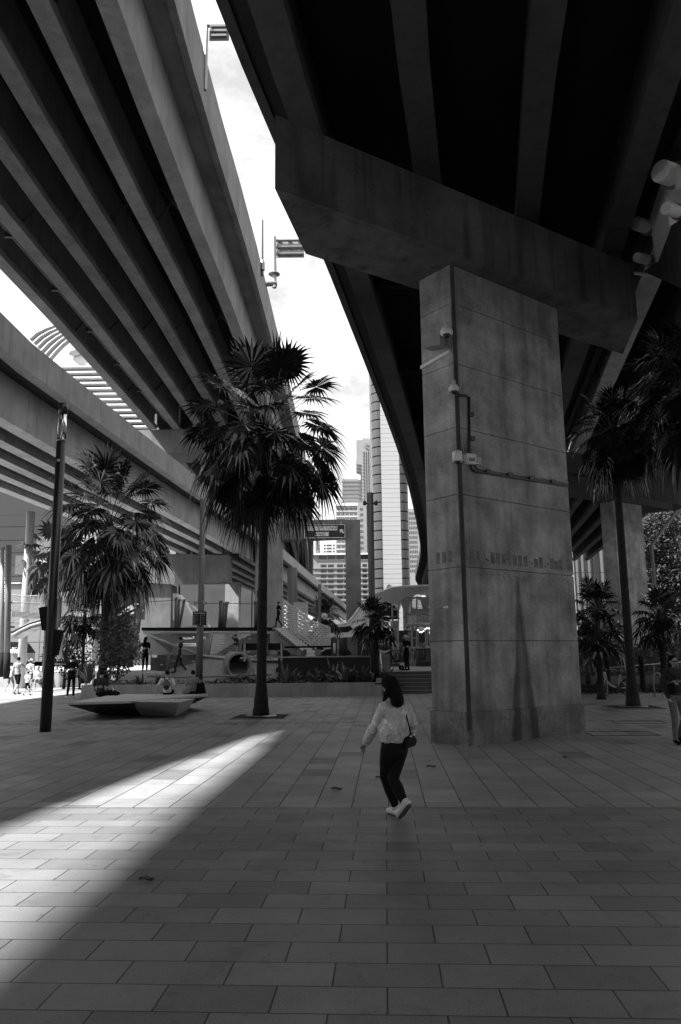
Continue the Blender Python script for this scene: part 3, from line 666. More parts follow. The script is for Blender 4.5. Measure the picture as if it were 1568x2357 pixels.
for (a, b, sg) in ((1395, 1452, -1), (1448, 1510, 1)):
    z1, z0 = at_y(120, a, hy).z, at_y(120, b, hy).z
    x0_ = hx + (.1*sg); pts = [(x0_, hy-.1, z1),(x0_, hy+.1, z1),(x0_+.2*sg, hy+.1, z1-.04),(x0_+.2*sg, hy-.1, z1-.04)]
    pb_ = [(x0_, hy-.08, z0),(x0_, hy+.08, z0),(x0_+.10*sg, hy+.08, z0+.02),(x0_+.10*sg, hy-.08, z0+.02)]
    obj('speaker_box', MB().loft(pb_, pts), BLACKM, lp_)

def pole(name, px, py0, py1, Y, r_, m, label, z0=0.0, cat='pole', group=None, dome=False, r1=None):
    p = at_y(px, py0, Y); zt_ = at_y(px, py1, Y).z; t = thing(name, (p.x, Y, z0), label, cat, group)
    obj('post', MB().lathe((p.x,Y,z0), [(r_,0),(r_,(zt_-z0)*.35),(r1 or r_*.82,(zt_-z0)*.36),(r1 or r_*.82,zt_-z0)], 14), m, t, True)
    return t, p.x, zt_
t, x, z = pole('sign_pole', 459, 1540, 1150, 36.6, .16, POLE, 'grey steel pole carrying the park safety board and camera arms', .5, 'pole', None)
for zz, sg in ((at_y(460,1385,36.6).z, 1), (at_y(460,1385,36.6).z, -1)):
    ar = obj('camera_arm', MB().tube([(x,36.5,zz),(x+.22*sg,36.4,zz+.02)], .018, 6), STEELP, t)
    obj('dome_camera', MB().lathe((x+.24*sg,36.4,zz-.16), [(.02,0),(.08,.05),(.10,.1),(.10,.15),(.03,.2)], 12), STEELP, ar, True)
sgn = thing('safety_board', (x-.02, 36.3, 3.2), 'small black PARK SAFETY board of pictograms fixed to the grey pole', 'sign')
x0_, x1_ = at_y(443.5,1430,36.35).x, at_y(475,1430,36.35).x; z0_, z1_ = at_y(460,1439,36.35).z, at_y(460,1407,36.35).z
obj('board', MB().box(x0_, x1_, 36.34, 36.37, z0_, z1_), BLACKM, sgn)
obj('title', text_mesh('Park Safety', .115, facing(((x0_+x1_)/2, 36.33, z1_-.085)), .003, 'CENTER'), WHITE, sgn)
rr = random.Random(5)
for r_ in range(5):
    for c_ in range(2):
        zz = z1_-.2-r_*.095; xx_ = x0_+.07+c_*.3
        if c_ == 0 or r_ > 3: pic = MB().lathe((xx_,36.335,zz), [(.028,0),(.028,.004)], 12, (0,-1,0))
        else: pic = MB().add([(xx_-.03,36.33,zz-.025),(xx_+.03,36.33,zz-.025),(xx_,36.33,zz+.03)], [(0,1,2)])
        obj('pictogram', pic, STEELP, sgn)
        obj('text_line', MB().box(xx_+.05, xx_+.05+rr.uniform(.1,.17), 36.33, 36.338, zz-.006, zz+.006), STEELP, sgn)
t, x, z = pole('camera_pole', 858, 1480, 1134, 39.5, .17, POLE, 'tall grey pole with two spotlights at its top, left of the white tower', .95, 'pole', None, r1=.17)
for sg in (-1, 1):
    a = obj('spotlight_arm', MB().tube([(x,39.5,z-.55),(x+.3*sg,39.4,z-.5)], .02, 6), STEELP, t)
    obj('spotlight', MB().lathe((x+.3*sg,39.4,z-.5), [(.12,-.14),(.09,0),(.04,.08)], 10, (.3*sg,.3,1)), DARK, a, True)
    a = obj('spotlight_arm', MB().tube([(x,39.5,z-.75),(x+.2*sg,39.3,z-.62)], .02, 6), STEELP, t)
t, x, z = pole('camera_pole', 736, 1440, 1345, 44, .1, POLE, 'slim camera pole behind the perforated slide wall, in front of the low ramp', .9)
a = obj('bracket', MB().tube([(x,44,at_y(736,1412,44).z),(x+.25,43.8,at_y(736,1412,44).z)], .02, 6), STEELP, t)
obj('dome_camera', MB().lathe((x+.28,43.8,at_y(736,1424,44).z), [(.03,-.05),(.12,.03),(.17,.1),(.17,.2),(.08,.28)], 14), WHITE, a, True)
a = obj('camera_arm', MB().tube([(x-.3,44,at_y(736,1363,44).z),(x+.25,44,at_y(736,1363,44).z)], .025, 6), STEELP, t)
t, x, z = pole('round_column', 673, 1440, 1307, 46, .3, POLE, 'thick grey round column just right of the portal pillar, under the low ramp', .9, 'column', None, r1=.3)
t, x, z = pole('steel_column', 52, 1500, 1178, 46, .24, STEELP, 'pale raking steel column in front of the mesh-clad building', 0, 'column', None, r1=.24)

# portal road sign
Yp = 86.4
sx0, sx1 = at_y(699.5,1222,Yp).x, at_y(796,1222,Yp).x; sz0, sz1 = at_y(745,1239.5,Yp).z, at_y(745,1206,Yp).z
rs_ = thing('road_sign', ((sx0+sx1)/2, Yp, sz0), 'dark framed road sign reading CROSS CITY TUNNEL on the portal beam', 'sign')
obj('panel', MB().box(sx0, sx1, Yp-.06, Yp+.04, sz0, sz1), plain('sign_green', .02, .5, .4), rs_)
fr_ = MB(); b_ = .06
fr_.box(sx0+b_,sx1-b_,Yp-.08,Yp-.062,sz1-2*b_,sz1-b_).box(sx0+b_,sx1-b_,Yp-.08,Yp-.062,sz0+b_,sz0+2*b_).box(sx0+b_,sx0+2*b_,Yp-.08,Yp-.062,sz0+2*b_,sz1-2*b_).box(sx1-2*b_,sx1-b_,Yp-.08,Yp-.062,sz0+2*b_,sz1-2*b_)
obj('frame', fr_, WHITE2, rs_)
W_ = sx1-sx0; Hh = sz1-sz0
p1 = obj('name_plate', MB().box(sx0+.06*W_, sx0+.805*W_, Yp-.074, Yp-.062, sz0+.56*Hh, sz0+.84*Hh), WHITE2, rs_)
obj('lettering', text_mesh('CROSS CITY TUNNEL', .41, facing((sx0+.4325*W_, Yp-.09, sz0+.70*Hh)), .004, 'CENTER'), BLACKM, p1)
p2 = obj('toll_plate', MB().box(sx0+.27*W_, sx0+.595*W_, Yp-.074, Yp-.062, sz0+.17*Hh, sz0+.45*Hh), WHITE2, rs_)
obj('lettering', text_mesh('TOLL', .4, facing((sx0+.345*W_, Yp-.09, sz0+.31*Hh)), .004, 'CENTER'), BLACKM, p2)
for i, ch in enumerate('Ee'):
    cx_ = sx0+(.475+.145*i)*W_; cz_ = sz0+.31*Hh
    if i == 0: fr2 = MB().box(cx_-.17,cx_+.17,Yp-.092,Yp-.076,cz_+.14,cz_+.17).box(cx_-.17,cx_+.17,Yp-.092,Yp-.076,cz_-.17,cz_-.14).box(cx_-.17,cx_-.14,Yp-.092,Yp-.076,cz_-.14,cz_+.14).box(cx_+.14,cx_+.17,Yp-.092,Yp-.076,cz_-.14,cz_+.14)
    else: fr2 = MB().tube([(cx_+.17*math.cos(k*.3927),Yp-.082,cz_+.17*math.sin(k*.3927)) for k in range(17)], .008, 4)
    obj('symbol_frame', fr2, BLACKM, p2); obj('symbol', text_mesh(ch, .3, facing((cx_, Yp-.09, cz_)), .003, 'CENTER'), BLACKM, p2)
c = Vector((sx0+.905*W_, Yp-.08, sz0+.5*Hh)); rot = Matrix.Rotation(R(-45), 3, 'Y')
arrow = [(-.07,-.32),(.07,-.32),(.07,.04),(.22,-.10),(.22,.06),(0,.30),(-.22,.06),(-.22,-.10),(-.07,.04)]
obj('arrow', MB().loft([c + rot @ Vector((a,.006,b)) for a, b in arrow], [c + rot @ Vector((a,-.006,b)) for a, b in arrow]), WHITE2, rs_)
for px in (708, 745, 785):
    for up in (0, 1):
        xx_ = at_y(px, 1222, Yp).x; zz = sz1-.04 if up else sz0-.2; obj('bracket', MB().box(xx_-.12, xx_+.12, Yp+.042, Yp+.3, zz, zz+.28), STEEL, rs_)

# ------------------------------------------------------------------ things on the viaducts
def gantry(a0, name, label, Yoff=0):
    return thing(name, a0, label, 'sign')
p0 = at_z(474, 126, 27.2); YY = p0.y
sg1 = thing('gantry_sign', p0, 'back of a rounded road sign on a thin post, nearest the top of the picture', 'sign', 'signs seen from behind')
obj('post', MB().tube([(p0.x,YY,25.5), at_y(475.5,60,YY), at_y(484,60,YY)], .09, 6), STEEL, sg1)
a, b = at_y(480,87,YY), at_y(527,50,YY)
o = obj('panel', MB().box(a.x,b.x,YY+.12,YY+.2,a.z,b.z), GREYP, sg1); bevel(o, .18, 3)
for f_ in (.2,.5,.8): obj('stiffener', MB().box(a.x+.1,b.x-.1,YY,YY+.115,a.z+(b.z-a.z)*f_-.05,a.z+(b.z-a.z)*f_+.05), STEEL, sg1)
obj('stiffener', MB().box(a.x+.9,a.x+1.05,YY-.08,YY-.01,a.z+.3,b.z-.3), STEEL, sg1)
p0 = at_z(632, 655, 27.2); YY = p0.y
sg2 = thing('gantry_sign', p0, 'ladder-framed back of a road sign on a jointed post near the overpass crosshead', 'sign', 'signs seen from behind')
obj('post', MB().tube([at_y(632,662,YY), at_y(631,545,YY)], .16, 8), STEELP, sg2)
obj('base_arm', MB().tube([at_y(612,653,YY), at_y(638,652,YY)], .2, 8), STEEL, sg2)
obj('collar', MB().lathe(at_y(631.5,631,YY), [(.35,-.05),(.42,0),(.35,.08)], 12), STEEL, sg2)
a, b = at_y(633,588,YY), at_y(700,546,YY)
obj('panel', MB().box(a.x+.1,b.x,YY+.25,YY+.33,a.z,b.z), STEELP, sg2)
for f_ in (.12,.5,.88): obj('rail', MB().tube([(a.x-.2,YY+.1,a.z+(b.z-a.z)*f_),(b.x,YY+.1,a.z+(b.z-a.z)*f_)], .1, 6), STEEL, sg2)
for f_ in (.1,.45,.8): obj('stiffener', MB().box(a.x+(b.x-a.x)*f_,a.x+(b.x-a.x)*f_+.12,YY+.16,YY+.24,a.z,b.z), STEEL, sg2)
p0 = at_z(604.5, 602, 27.2); q0 = at_y(604.5, 506, p0.y)
ms = thing('mast', p0, 'thin dark mast standing up from the tall viaduct parapet against the sky', 'mast'); obj('rod', MB().tube([p0-Vector((0,0,1)), q0], [.09,.07], 6), DARK, ms); obj('base', MB().lathe(p0, [(.16,-.6),(.16,-.1),(.1,.1)], 8), STEEL, ms)

# cameras, boxes and conduit on the huge pier
def pier_pt(px, py, face='W', out=.0):     # pixel to a point on the pier's broad (W) or narrow (N) face
    nrm = (-e52 if face == 'W' else -d52).to_3d(); o0 = K.to_3d() + nrm*out; d = ray(px, py); c = Vector((0,0,CAMH))
    return c + d*((o0-c).dot(nrm)/d.dot(nrm))
def dome_cam(px, py, scale, label, face='N'):
    p = pier_pt(px, py, face, .32); t = thing('dome_camera', p, label, 'security camera', 'cameras on the huge pier'); s_ = scale
    obj('housing', MB().lathe(p, [(.10*s_,-.02),(.155*s_,0),(.155*s_,.07*s_),(.10*s_,.17*s_),(.05*s_,.2*s_),(.04*s_,.3*s_)], 16), WHITE2, t, True)
    obj('dome', MB().lathe(p, [(.02*s_,-.12*s_),(.08*s_,-.09*s_),(.10*s_,-.02)], 14), BLACK, t, True)
    q = pier_pt(px+4, py-4, face, .0)
    obj('bracket', MB().tube([p+Vector((0,0,.26*s_)), p+Vector((.02,0,.3*s_)), q], .022, 6), STEELP, t); return t
dome_cam(1028, 768, .85, 'largest dome camera, beside the flat box high on the pier corner')
dome_cam(1045, 898, .7, 'middle dome camera, at the top end of the conduit')
fb = thing('equipment_box', pier_pt(1015, 800, 'N', .1), 'grey wedge-shaped box with a pale cable tray below, high on the narrow pier face', 'box')
a, b, c_, d_ = [pier_pt(*q, 'N', .002) for q in ((996,808),(1036,800),(1036,775),(996,787))]; nn = (-d52).to_3d()
obj('housing', MB().slab([a,b,c_,d_], nn*.3), GREYP, fb)
obj('bracket', MB().slab([pier_pt(*q,'N',.002) for q in ((1026,803),(1041,800),(1041,772),(1026,775))], nn*.12), STEEL, fb)
obj('tray_or_sun_blocker', MB().slab([pier_pt(*q,'N',.002) for q in ((972,850),(1038,812),(1038,806),(972,843))], nn*.06), WHITE2, fb)
p = pier_pt(1053, 1056, 'N', .3); cn = thing('lidded_camera', p, 'white canister unit on the pier corner beside the terminal box', 'security camera')
obj('housing', MB().lathe(p, [(.07,-.05),(.105,-.04),(.10,.14),(.06,.17)], 16), WHITE, cn, True)
obj('dome', MB().lathe(p, [(.02,-.11),(.05,-.09),(.07,-.05)], 12), BLACK, cn, True)
obj('bracket', MB().tube([p+Vector((.0,0,-.08)), pier_pt(1066,1062,'W',.02)], .025, 6), STEEL, cn)
tb = thing('terminal_box', pier_pt(1076,1057,'W',.0), 'grey terminal box with aerial spikes on the broad pier face', 'box')
nw = (-e52).to_3d(); face_ = lambda P: [pier_pt(*q,'W',.002) for q in P]
o = obj('housing', MB().slab(face_([(1066,1068),(1087,1071),(1087,1048),(1066,1045)]), nw*.12), WHITE2, tb)
for i in range(5): q = pier_pt(1066+i*4.5,1046+i*.5,'W',.06); obj('spike', MB().tube([q, q+Vector((-.02+.01*i,0,.16))], .006, 4), DARK, tb)
for i in range(3): obj('latch', MB().slab([q+nw*.12 for q in face_([(1070+i*5,1064),(1073+i*5,1064),(1073+i*5,1056),(1070+i*5,1056)])], nw*.012), GREYP, tb)
jb = thing('junction_box', pier_pt(1095,1060,'W'), 'small square junction box where two conduits meet on the pier', 'box')
obj('housing', MB().slab(face_([(1089,1068),(1101,1070),(1101,1056),(1089,1054)]), nw*.08), WHITE2, jb); obj('lid', MB().slab([q+nw*.082 for q in face_([(1090.5,1066.5),(1099.5,1068),(1099.5,1057.5),(1090.5,1055.5)])], nw*.01), STEELP, jb)
cdt = thing('conduit', pier_pt(1082,980,'W'), 'dark conduit run bending down and across the broad face of the pier', 'conduit')
W2 = lambda L_: [pier_pt(*q,'W',.035) for q in L_]
obj('pipe', MB().tube(W2([(1052,909),(1076,911),(1080,914),(1081,1040),(1086,1078),(1092,1084),(1308,1118)]), .028, 8), DARK, cdt, True)
obj('pipe', MB().tube(W2([(1095,1068),(1096,1074),(1102,1078),(1308,1111)]), .02, 8), STEEL, cdt, True)
for (x_, y_) in ((1081,955),(1084,1010),(1120,1086),(1170,1094),(1220,1102),(1270,1110)): obj('clip', MB().slab([pier_pt(*q,'W',.002) for q in ((x_-5,y_+4),(x_+5,y_+5),(x_+5,y_-5),(x_-5,y_-6))], nw*.07), DARK, cdt)
npl = thing('number_plate', pier_pt(1027,1397,'N'), 'tiny white number plate on the narrow pier face, reading D1', 'sign')
obj('plate', MB().slab([pier_pt(*q,'N',.002) for q in ((1022,1400),(1032,1399),(1032,1394),(1022,1395))], nn*.01), WHITE, npl)
Mr = Matrix.Translation(pier_pt(1027,1397.3,'N',.016)) @ Matrix.Rotation(math.atan2(-e52.y, -e52.x), 4, 'Z') @ Matrix.Rotation(R(90), 4, 'X')
obj('lettering', text_mesh('D1', .035, Mr, .001, 'CENTER'), BLACKM, npl)

# ------------------------------------------------------------------ distant buildings
def rectface(px0, px1, py0, py1, Y): a = at_y(px0, py1, Y); b = at_y(px1, py0, Y); return a.x, b.x, a.z, b.z
def block(name, label, px0, px1, pyt, Y, depth, m, cat='building'):
    a = at_y(px0, 1500, Y); x0, x1 = at_y(px0, 1400, Y).x, at_y(px1, 1400, Y).x; zt_ = at_y((px0+px1)/2, pyt, Y).z
    t = thing(name, ((x0+x1)/2, Y+depth/2, 0), label, cat); obj('wall', MB().box(x0, x1, Y, Y+depth, 0, zt_), m, t); return t, x0, x1, zt_
PALEB = concrete('pale_facade', .30, .1, .1, .05, .05)
GREYB = concrete('grey_facade', .27, .1, .1, .05, .05)
def win(t, x0, x1, z0, z1, Y, m=WIN, fr=None, name='window', inset=.02):
    o = obj(name, MB().box(x0, x1, Y-.05, Y-inset, z0, z1), m, t)
    if fr: obj('frame', MB().box(x0-.1, x1+.1, Y-.09, Y-.051, z0-.15, z0), fr, o)
    return o
# office block behind the portal frame
Yb = 270; t, x0, x1, zt_ = block('office_block', 'low pale office block with ribbon windows behind the portal frame', 720, 884, 1273, Yb, 25, GREYB)
fx = lambda px: at_y(px, 1400, Yb).x; fz = lambda py: at_y(760, py, Yb).z
obj('cornice', MB().box(x0-.5, x1+.5, Yb-.8, Yb, zt_-.6, zt_), WHITE2, t)
for px0, px1 in ((735,753),(756,773),(776,794),(797,813),(832,853),(856,870)): win(t, fx(px0), fx(px1), fz(1288), fz(1277), Yb, WIN, WHITE2)
for r_ in range(8):
    yy = 1299+r_*12.3
    for px0, px1 in ((739,752),(756,769),(777,790),(793,800),(836,846),(849,858)): win(t, fx(px0), fx(px1), fz(yy+6.5), fz(yy), Yb, WIN, PALEB)
    obj('string_course', MB().box(x0, x1, Yb-.35, Yb, fz(yy+9.6), fz(yy+8.2)), PALEB, t)
# mid-rise with punched windows
Yb = 360; t, x0, x1, zt_ = block('office_building', 'mid-rise pale building with a grid of punched windows, above the low office block', 775, 858, 1158, Yb, 30, PALEB)
fx = lambda px: at_y(px, 1400, Yb).x; fz = lambda py: at_y(800, py, Yb).z
obj('cornice', MB().box(x0-.5, x1+.5, Yb-.8, Yb, zt_-1.2, zt_), WHITE2, t)
for r_ in range(9):
    for c_ in range(6):
        yy = 1169+r_*12.6; win(t, fx(778+c_*10), fx(785+c_*10), fz(yy+5), fz(yy), Yb, WINF, WHITE2)
    obj('spandrel', MB().box(x0, x1, Yb-.3, Yb, fz(yy+8.2), fz(yy+7)), WHITE2, t)
obj('stair_tower', MB().box(fx(826), fx(846), Yb-8, Yb, 0, fz(1163)), GREYB, t)
for r_ in range(12): win(t, fx(831), fx(838), fz(1176+r_*12.6+6), fz(1176+r_*12.6), Yb-8, WINF)
# glass block
Yb = 450; t, x0, x1, zt_ = block('glass_block', 'grey banded glass block with a sloping pale crown, left of the lettered tower', 791, 830, 1101, Yb, 30, plain('banded_glass', .30, .4, .5, .1, .1))
fx = lambda px: at_y(px, 1200, Yb).x; fz = lambda py: at_y(800, py, Yb).z
for r_ in range(7): obj('window_band', MB().box(x0, x1+1, Yb-.3, Yb, fz(1110+r_*9), fz(1106+r_*9)), plain('banded_glass_dark', .16, .3, .5) if r_ == 0 else bpy.data.materials['banded_glass_dark'], t)
cw = [Vector((fx(800),Yb+4,zt_)),Vector((fx(832),Yb+4,zt_)),Vector((fx(832),Yb+4,fz(1080))),Vector((fx(798),Yb+4,fz(1078)))]
obj('crown', MB().slab([cw[0],cw[1],Vector((fx(832),Yb+4,fz(1090))),cw[3]], (0,14,0)), WHITE2, t)
obj('podium', MB().box(x0-1, fx(850), Yb-6, Yb-.4, 0, fz(1160)), PALEB, t)
# lettered tower
Yb = 560; t, x0, x1, zt_ = block('bank_tower', 'tall pale stepped tower with grey lettering near its top, left of the white tower', 826, 900, 1012, Yb, 40, PALEB)
fx = lambda px: at_y(px, 1200, Yb).x; fz = lambda py: at_y(840, py, Yb).z
obj('roof_plant', MB().box(fx(838), fx(880), Yb+4, Yb+30, zt_, fz(1005)), GREYB, t)
obj('side_bay', MB().box(fx(822), fx(826)-.05, Yb+4, Yb+38, 0, fz(1052)), GREYB, t)
obj('lettering', text_mesh('citi', 8.5, facing((fx(839.5), Yb-.6, fz(1024))), .2, 'LEFT'), plain('lettering_grey', .22), t)
for r_ in range(15):
    yy = 1040+r_*7.6
    obj('window_band', MB().box(fx(838), fx(862), Yb-.4, Yb, fz(yy+4), fz(yy)), WINF, t)
    obj('window_band', MB().box(fx(822.5), fx(833), Yb-.4, Yb, fz(yy+9), fz(yy+5.5)), WINF, t) if r_ > 2 else None
for px in (843, 848, 853, 858): obj('mullion', MB().box(fx(px), fx(px)+.5, Yb-.6, Yb-.41, fz(1155), fz(1038)), PALEB, t)
# stepped hotel left of the mid-rise
Yb = 330; t, x0, x1, zt_ = block('hotel_block', 'bright white balconied block seen below the road sign', 728, 774, 1246, Yb, 20, WHITE2)
fx = lambda px: at_y(px, 1300, Yb).x; fz = lambda py: at_y(750, py, Yb).z
for r_ in range(4):
    for (a_, b_) in ((732,737),(746,750),(752,764),(767,771)): win(t, fx(a_), fx(b_), fz(1253+r_*7+4), fz(1253+r_*7), Yb, WINF)
Yb = 300; t, x0, x1, zt_ = block('slim_block', 'slim pale block just right of the viaduct end, above the portal beam', 727, 735, 1178, Yb, 12, GREYB); win(t, x0+.4, x1-.3, zt_-9, zt_-4, Yb, WINF); win(t, x0+.4, x1-.3, zt_-15, zt_-11, Yb, WINF)
# building behind, right of white tower
Yb = 300; t, x0, x1, zt_ = block('apartment_block', 'pale gridded block glimpsed between the white tower and the overpass', 938, 1000, 1170, Yb, 20, PALEB)
fx = lambda px: at_y(px, 1300, Yb).x; fz = lambda py: at_y(950, py, Yb).z
for r_ in range(13):
    for c_ in range(5): win(t, fx(944+c_*4), fx(946.6+c_*4), fz(1178+r_*11+7), fz(1178+r_*11), Yb, WINF)
# white tower with rounded corners
Yt = 190; fx = lambda px: at_y(px, 1345, Yt).x; fz = lambda py: at_y(900, py, Yt).z
tl, tr_ = fx(862.5), fx(946.5); rr_ = (tr_-tl)*.24; TZ = 104
def round_plan(g=0):
    P = []; n_ = 10
    for i in range(n_+1): a = math.pi + (math.pi/2)*i/n_; P.append((tl+rr_+(rr_+g)*math.cos(a), Yt+rr_+(rr_+g)*math.sin(a)))
    for i in range(n_+1): a = 1.5*math.pi + (math.pi/2)*i/n_; P.append((tr_-rr_+(rr_+g)*math.cos(a), Yt+rr_+(rr_+g)*math.sin(a)))
    return P + [(tr_+g, Yt+16), (tl-g, Yt+16)]
wt = thing('white_tower', ((tl+tr_)/2, Yt+8, 0), 'tall white ribbed tower with rounded grey corners, rising behind the canopy', 'tower')
PAN = plain('tower_corner_panel', .06, .35, .5, .04); PANW = plain('tower_front_panel', .40, .4, .5, .03)
fh = (fz(1245)-fz(1267)); zb = fz(1345)
obj('core', MB().prism(round_plan(-.35), 0, TZ), BLACKM, wt)
k_ = 0; z_ = 3.0
while z_ < TZ-3:
    P = round_plan(0); n_ = 11
    obj('corner_panel', MB().prism(P[:n_]+[(tl+rr_, Yt+3), (tl, Yt+12)], z_+.3, z_+fh), PAN, wt)
    obj('corner_panel', MB().prism(P[n_:2*n_]+[(tr_, Yt+12), (tr_-rr_, Yt+3)], z_+.3, z_+fh), PAN, wt)
    obj('front_panel', MB().box(tl+rr_+.04, tr_-rr_-.04, Yt-.02, Yt+2.9, z_+.05, z_+fh*.5-.03).box(tl+rr_+.04, tr_-rr_-.04, Yt-.02, Yt+2.9, z_+fh*.5+.03, z_+fh), PANW, wt)
    z_ += fh

# ------------------------------------------------------------------ city blocks added round the plaza, mostly unseen, to shut out the low sky
for nm, lab, (a,b,c,d,h) in (
    ('added_side_building', 'long grey building added along the left side to shut out low sky', (-95,-70,-60,62,24)),
    ('added_city_block', 'unseen dark city block added behind the viewpoint to shut out low sky', (-60,60,-95,-70,42)),
    ('added_city_block', 'dark city block added beyond the side ramp to shut out low sky', (60,80,-50,62,48))):
    t = thing(nm, ((a+b)/2,(c+d)/2,0), lab, 'building'); obj('wall', MB().box(a,b,c,d,0,h), plain('added_dark_facade', .10, .6, .3, .2, .2) if 'added_dark_facade' not in bpy.data.materials else bpy.data.materials['added_dark_facade'], t)
    obj('parapet', MB().box(a-.3,b+.3,c-.3,d+.3,h,h+1), C_W, t)

# curved roofed hall with louvres, far left between the viaducts
Yh = 170; hp = lambda px, py, dy=0: at_y(px, py, Yh+dy)
hall = thing('exhibition_hall', hp(200,1400), 'white curved-roof hall with louvred wall, seen between the two left viaducts', 'building')
roof = [(60,775),(70,760),(90,747),(115,740),(135,742),(165,760),(200,790),(260,850),(330,905),(345,918),(135,918),(128,870),(100,830)]
obj('roof', MB().slab([hp(*p) for p in roof[:9]+[(330,925),(120,925),(60,800)]], (0,12,0)), WHITE2, hall)
for i in range(6):
    P = [hp(*q, -3) for q in ((70+i*9, 782+i*9),(86+i*9, 768+i*8),(106+i*8, 758+i*7),(126+i*7, 751+i*6))]
    obj('roof_rib', MB().tube(P, .55, 6), plain('rib_grey', .3) if 'rib_grey' not in bpy.data.materials else bpy.data.materials['rib_grey'], hall)
for i in range(13):
    a, b = hp(130, 846+i*12.6, -4), hp(400, 838+i*12.6, -4)
    obj('louvre', MB().box(a.x, b.x, Yh-5, Yh-3.4, a.z-.28, a.z+.1), WHITE2, hall)
obj('louvre_backing', MB().slab([hp(110,842,-.5),hp(420,832,-.5),hp(420,1010,-.5),hp(110,1010,-.5)], (0,.3,0)), plain('backing', .06, .8), hall)
obj('eye_window', MB().slab([hp(*q, -.6) for q in ((158,814),(162,808),(182,802),(196,812),(170,820))], (0,.3,0)), GREYP, hall)
obj('wall', MB().slab([hp(60,1000),hp(420,1000),hp(420,1500),hp(60,1500)], (0,12,0)), PALEB, hall)

# mesh-clad building, far left
Ym = 96; mpnt = lambda px, py: at_y(px, py, Ym)
mbld = thing('mesh_building', mpnt(60,1480), 'grey mesh-clad building with fine horizontal joints, far left under the low ramp', 'building')
def meshmat():
    t = NT('mesh_cladding'); v = t.n('ShaderNodeMapping', {0: t.tc, 'Scale': (6,6,6)}).outputs[0]
    w1 = t.n('ShaderNodeTexWave', {'Vector': v, 'Scale': .6}, wave_type='BANDS', bands_direction='X').outputs['Fac'] if False else t.noise(30, 1)
    return t.out(t.rng(w1, .3, .7, .035, .065), .7, .3)
MESH = meshmat()
zs_ = [1185,1212,1243,1272,1300,1326,1345]
xl, xr = mpnt(-60,1300).x, mpnt(262,1300).x
for a, b in zip(zs_, zs_[1:]): obj('cladding_panel', MB().box(xl, xr, Ym, Ym+8, mpnt(60,b).z+.04, mpnt(60,a).z-.02), MESH, mbld)
obj('cladding_panel', MB().box(xl, xr, Ym, Ym+8, mpnt(60,1185).z, mpnt(60,1090).z), MESH, mbld)
obj('backing', MB().box(xl+.2, xr-.2, Ym+.3, Ym+7, 0, 20), BLACKM, mbld)
for i in range(4):
    for j in range(9):
        za, zb = mpnt(60,1347+44*(i+1)).z, mpnt(60,1347+44*i).z; x_ = xl + (xr-xl)*j/9
        obj('wall_panel', MB().box(x_+.03, x_+(xr-xl)/9-.03, Ym-2.4, Ym-2, max(0,za+.03), zb-.03), PALEB, mbld)
obj('ledge', MB().box(xl, xr, Ym-2.6, Ym-.02, mpnt(60,1347).z-.02, mpnt(60,1345.5).z+.05), WHITE2, mbld)
cafe = thing('cafe_kiosk', at_y(30,1525,62), 'black cafe stall front with white lettering GUECAFE, far left', 'kiosk')
Yc_ = 62; a, b = at_y(-20,1500,Yc_), at_y(45,1486,Yc_)
obj('front', MB().slab([at_y(*q,Yc_) for q in ((-20,1477),(35,1477),(42,1484),(52,1499),(54,1503),(-20,1503))], (0,2.5,0)), BLACKM, cafe)
obj('counter', MB().slab([at_y(*q,Yc_) for q in ((-20,1503.5),(52,1503.5),(52,1526),(-20,1526))], (0,2.5,0)), GREYP, cafe)
for i in range(5): obj('cup_stack', MB().lathe(at_y(26+i*4.5,1503,Yc_-.1), [(.06,0),(.08,.3)], 8), WHITE, cafe)
obj('lettering', text_mesh('GUECAFE', .30, facing(at_y(16.5,1493,Yc_-.05)), .01, 'LEFT'), WHITE, cafe)
obj('lettering', text_mesh('RY', .14, facing(at_y(19,1487.2,Yc_-.05)), .01, 'LEFT'), WHITE, cafe)

# ------------------------------------------------------------------ playground
def P3(px, py, Y): return at_y(px, py, Y)
def bar(mb, a, b, Y, r_, n=6, Y2=None): return mb.tube([P3(*a, Y), P3(*b, Y2 or Y)], r_, n)
def rope_net(A, B, C, D_, nu, nv, r_, m, parent, knots=True):      # quad A-B (top) D-C (bottom), diamond mesh
    lerp = lambda a,b,t: a+(b-a)*t; pt = lambda u,v: lerp(lerp(A,B,u), lerp(D_,C,u), v)
    mb = MB()
    for i in range(nu+nv):
        for s_ in (0,1):
            seg = []
            for j in range(nv+1):
                u = (i-j)/nu
                if 0 <= u <= 1: seg.append(pt(u if s_ == 0 else 1-u, j/nv))
            if len(seg) > 1: mb.tube(seg, r_, 3, False)
    return obj('rope_net', mb, m, parent, fix=False)
cf = thing('climbing_frame', P3(480,1505,41), 'long climbing frame under a dark beam, hung with rope nets, behind the sign pole', 'climbing frame')
Yq = 41
o = obj('beam', MB().slab([P3(*q,Yq) for q in ((326,1451),(628,1450),(628,1443.5),(326,1444))], (0,1.6,0)), BLACKM, cf)
obj('top_rail', bar(MB(), (330,1454), (482,1457.5), Yq-.1, .075), STEELP, cf, True); obj('top_rail', bar(MB(), (490,1456), (600,1456), Yq-.1, .05), STEELP, cf, True)
obj('slant_rail', bar(MB(), (333,1457), (452,1505), Yq-.6, .06, 6, 39.2), STEELP, cf, True)
obj('post', bar(MB(), (487,1455), (478,1511), Yq-.1, .11, 10), STEELP, cf, True); obj('post', bar(MB(), (460,1456), (458,1510), Yq+.1, .05, 8), STEELP, cf, True)
rope_net(P3(335,1458,Yq), P3(484,1459,Yq), P3(478,1507,Yq), P3(400,1507,Yq), 44, 13, .017, STEELP, cf)
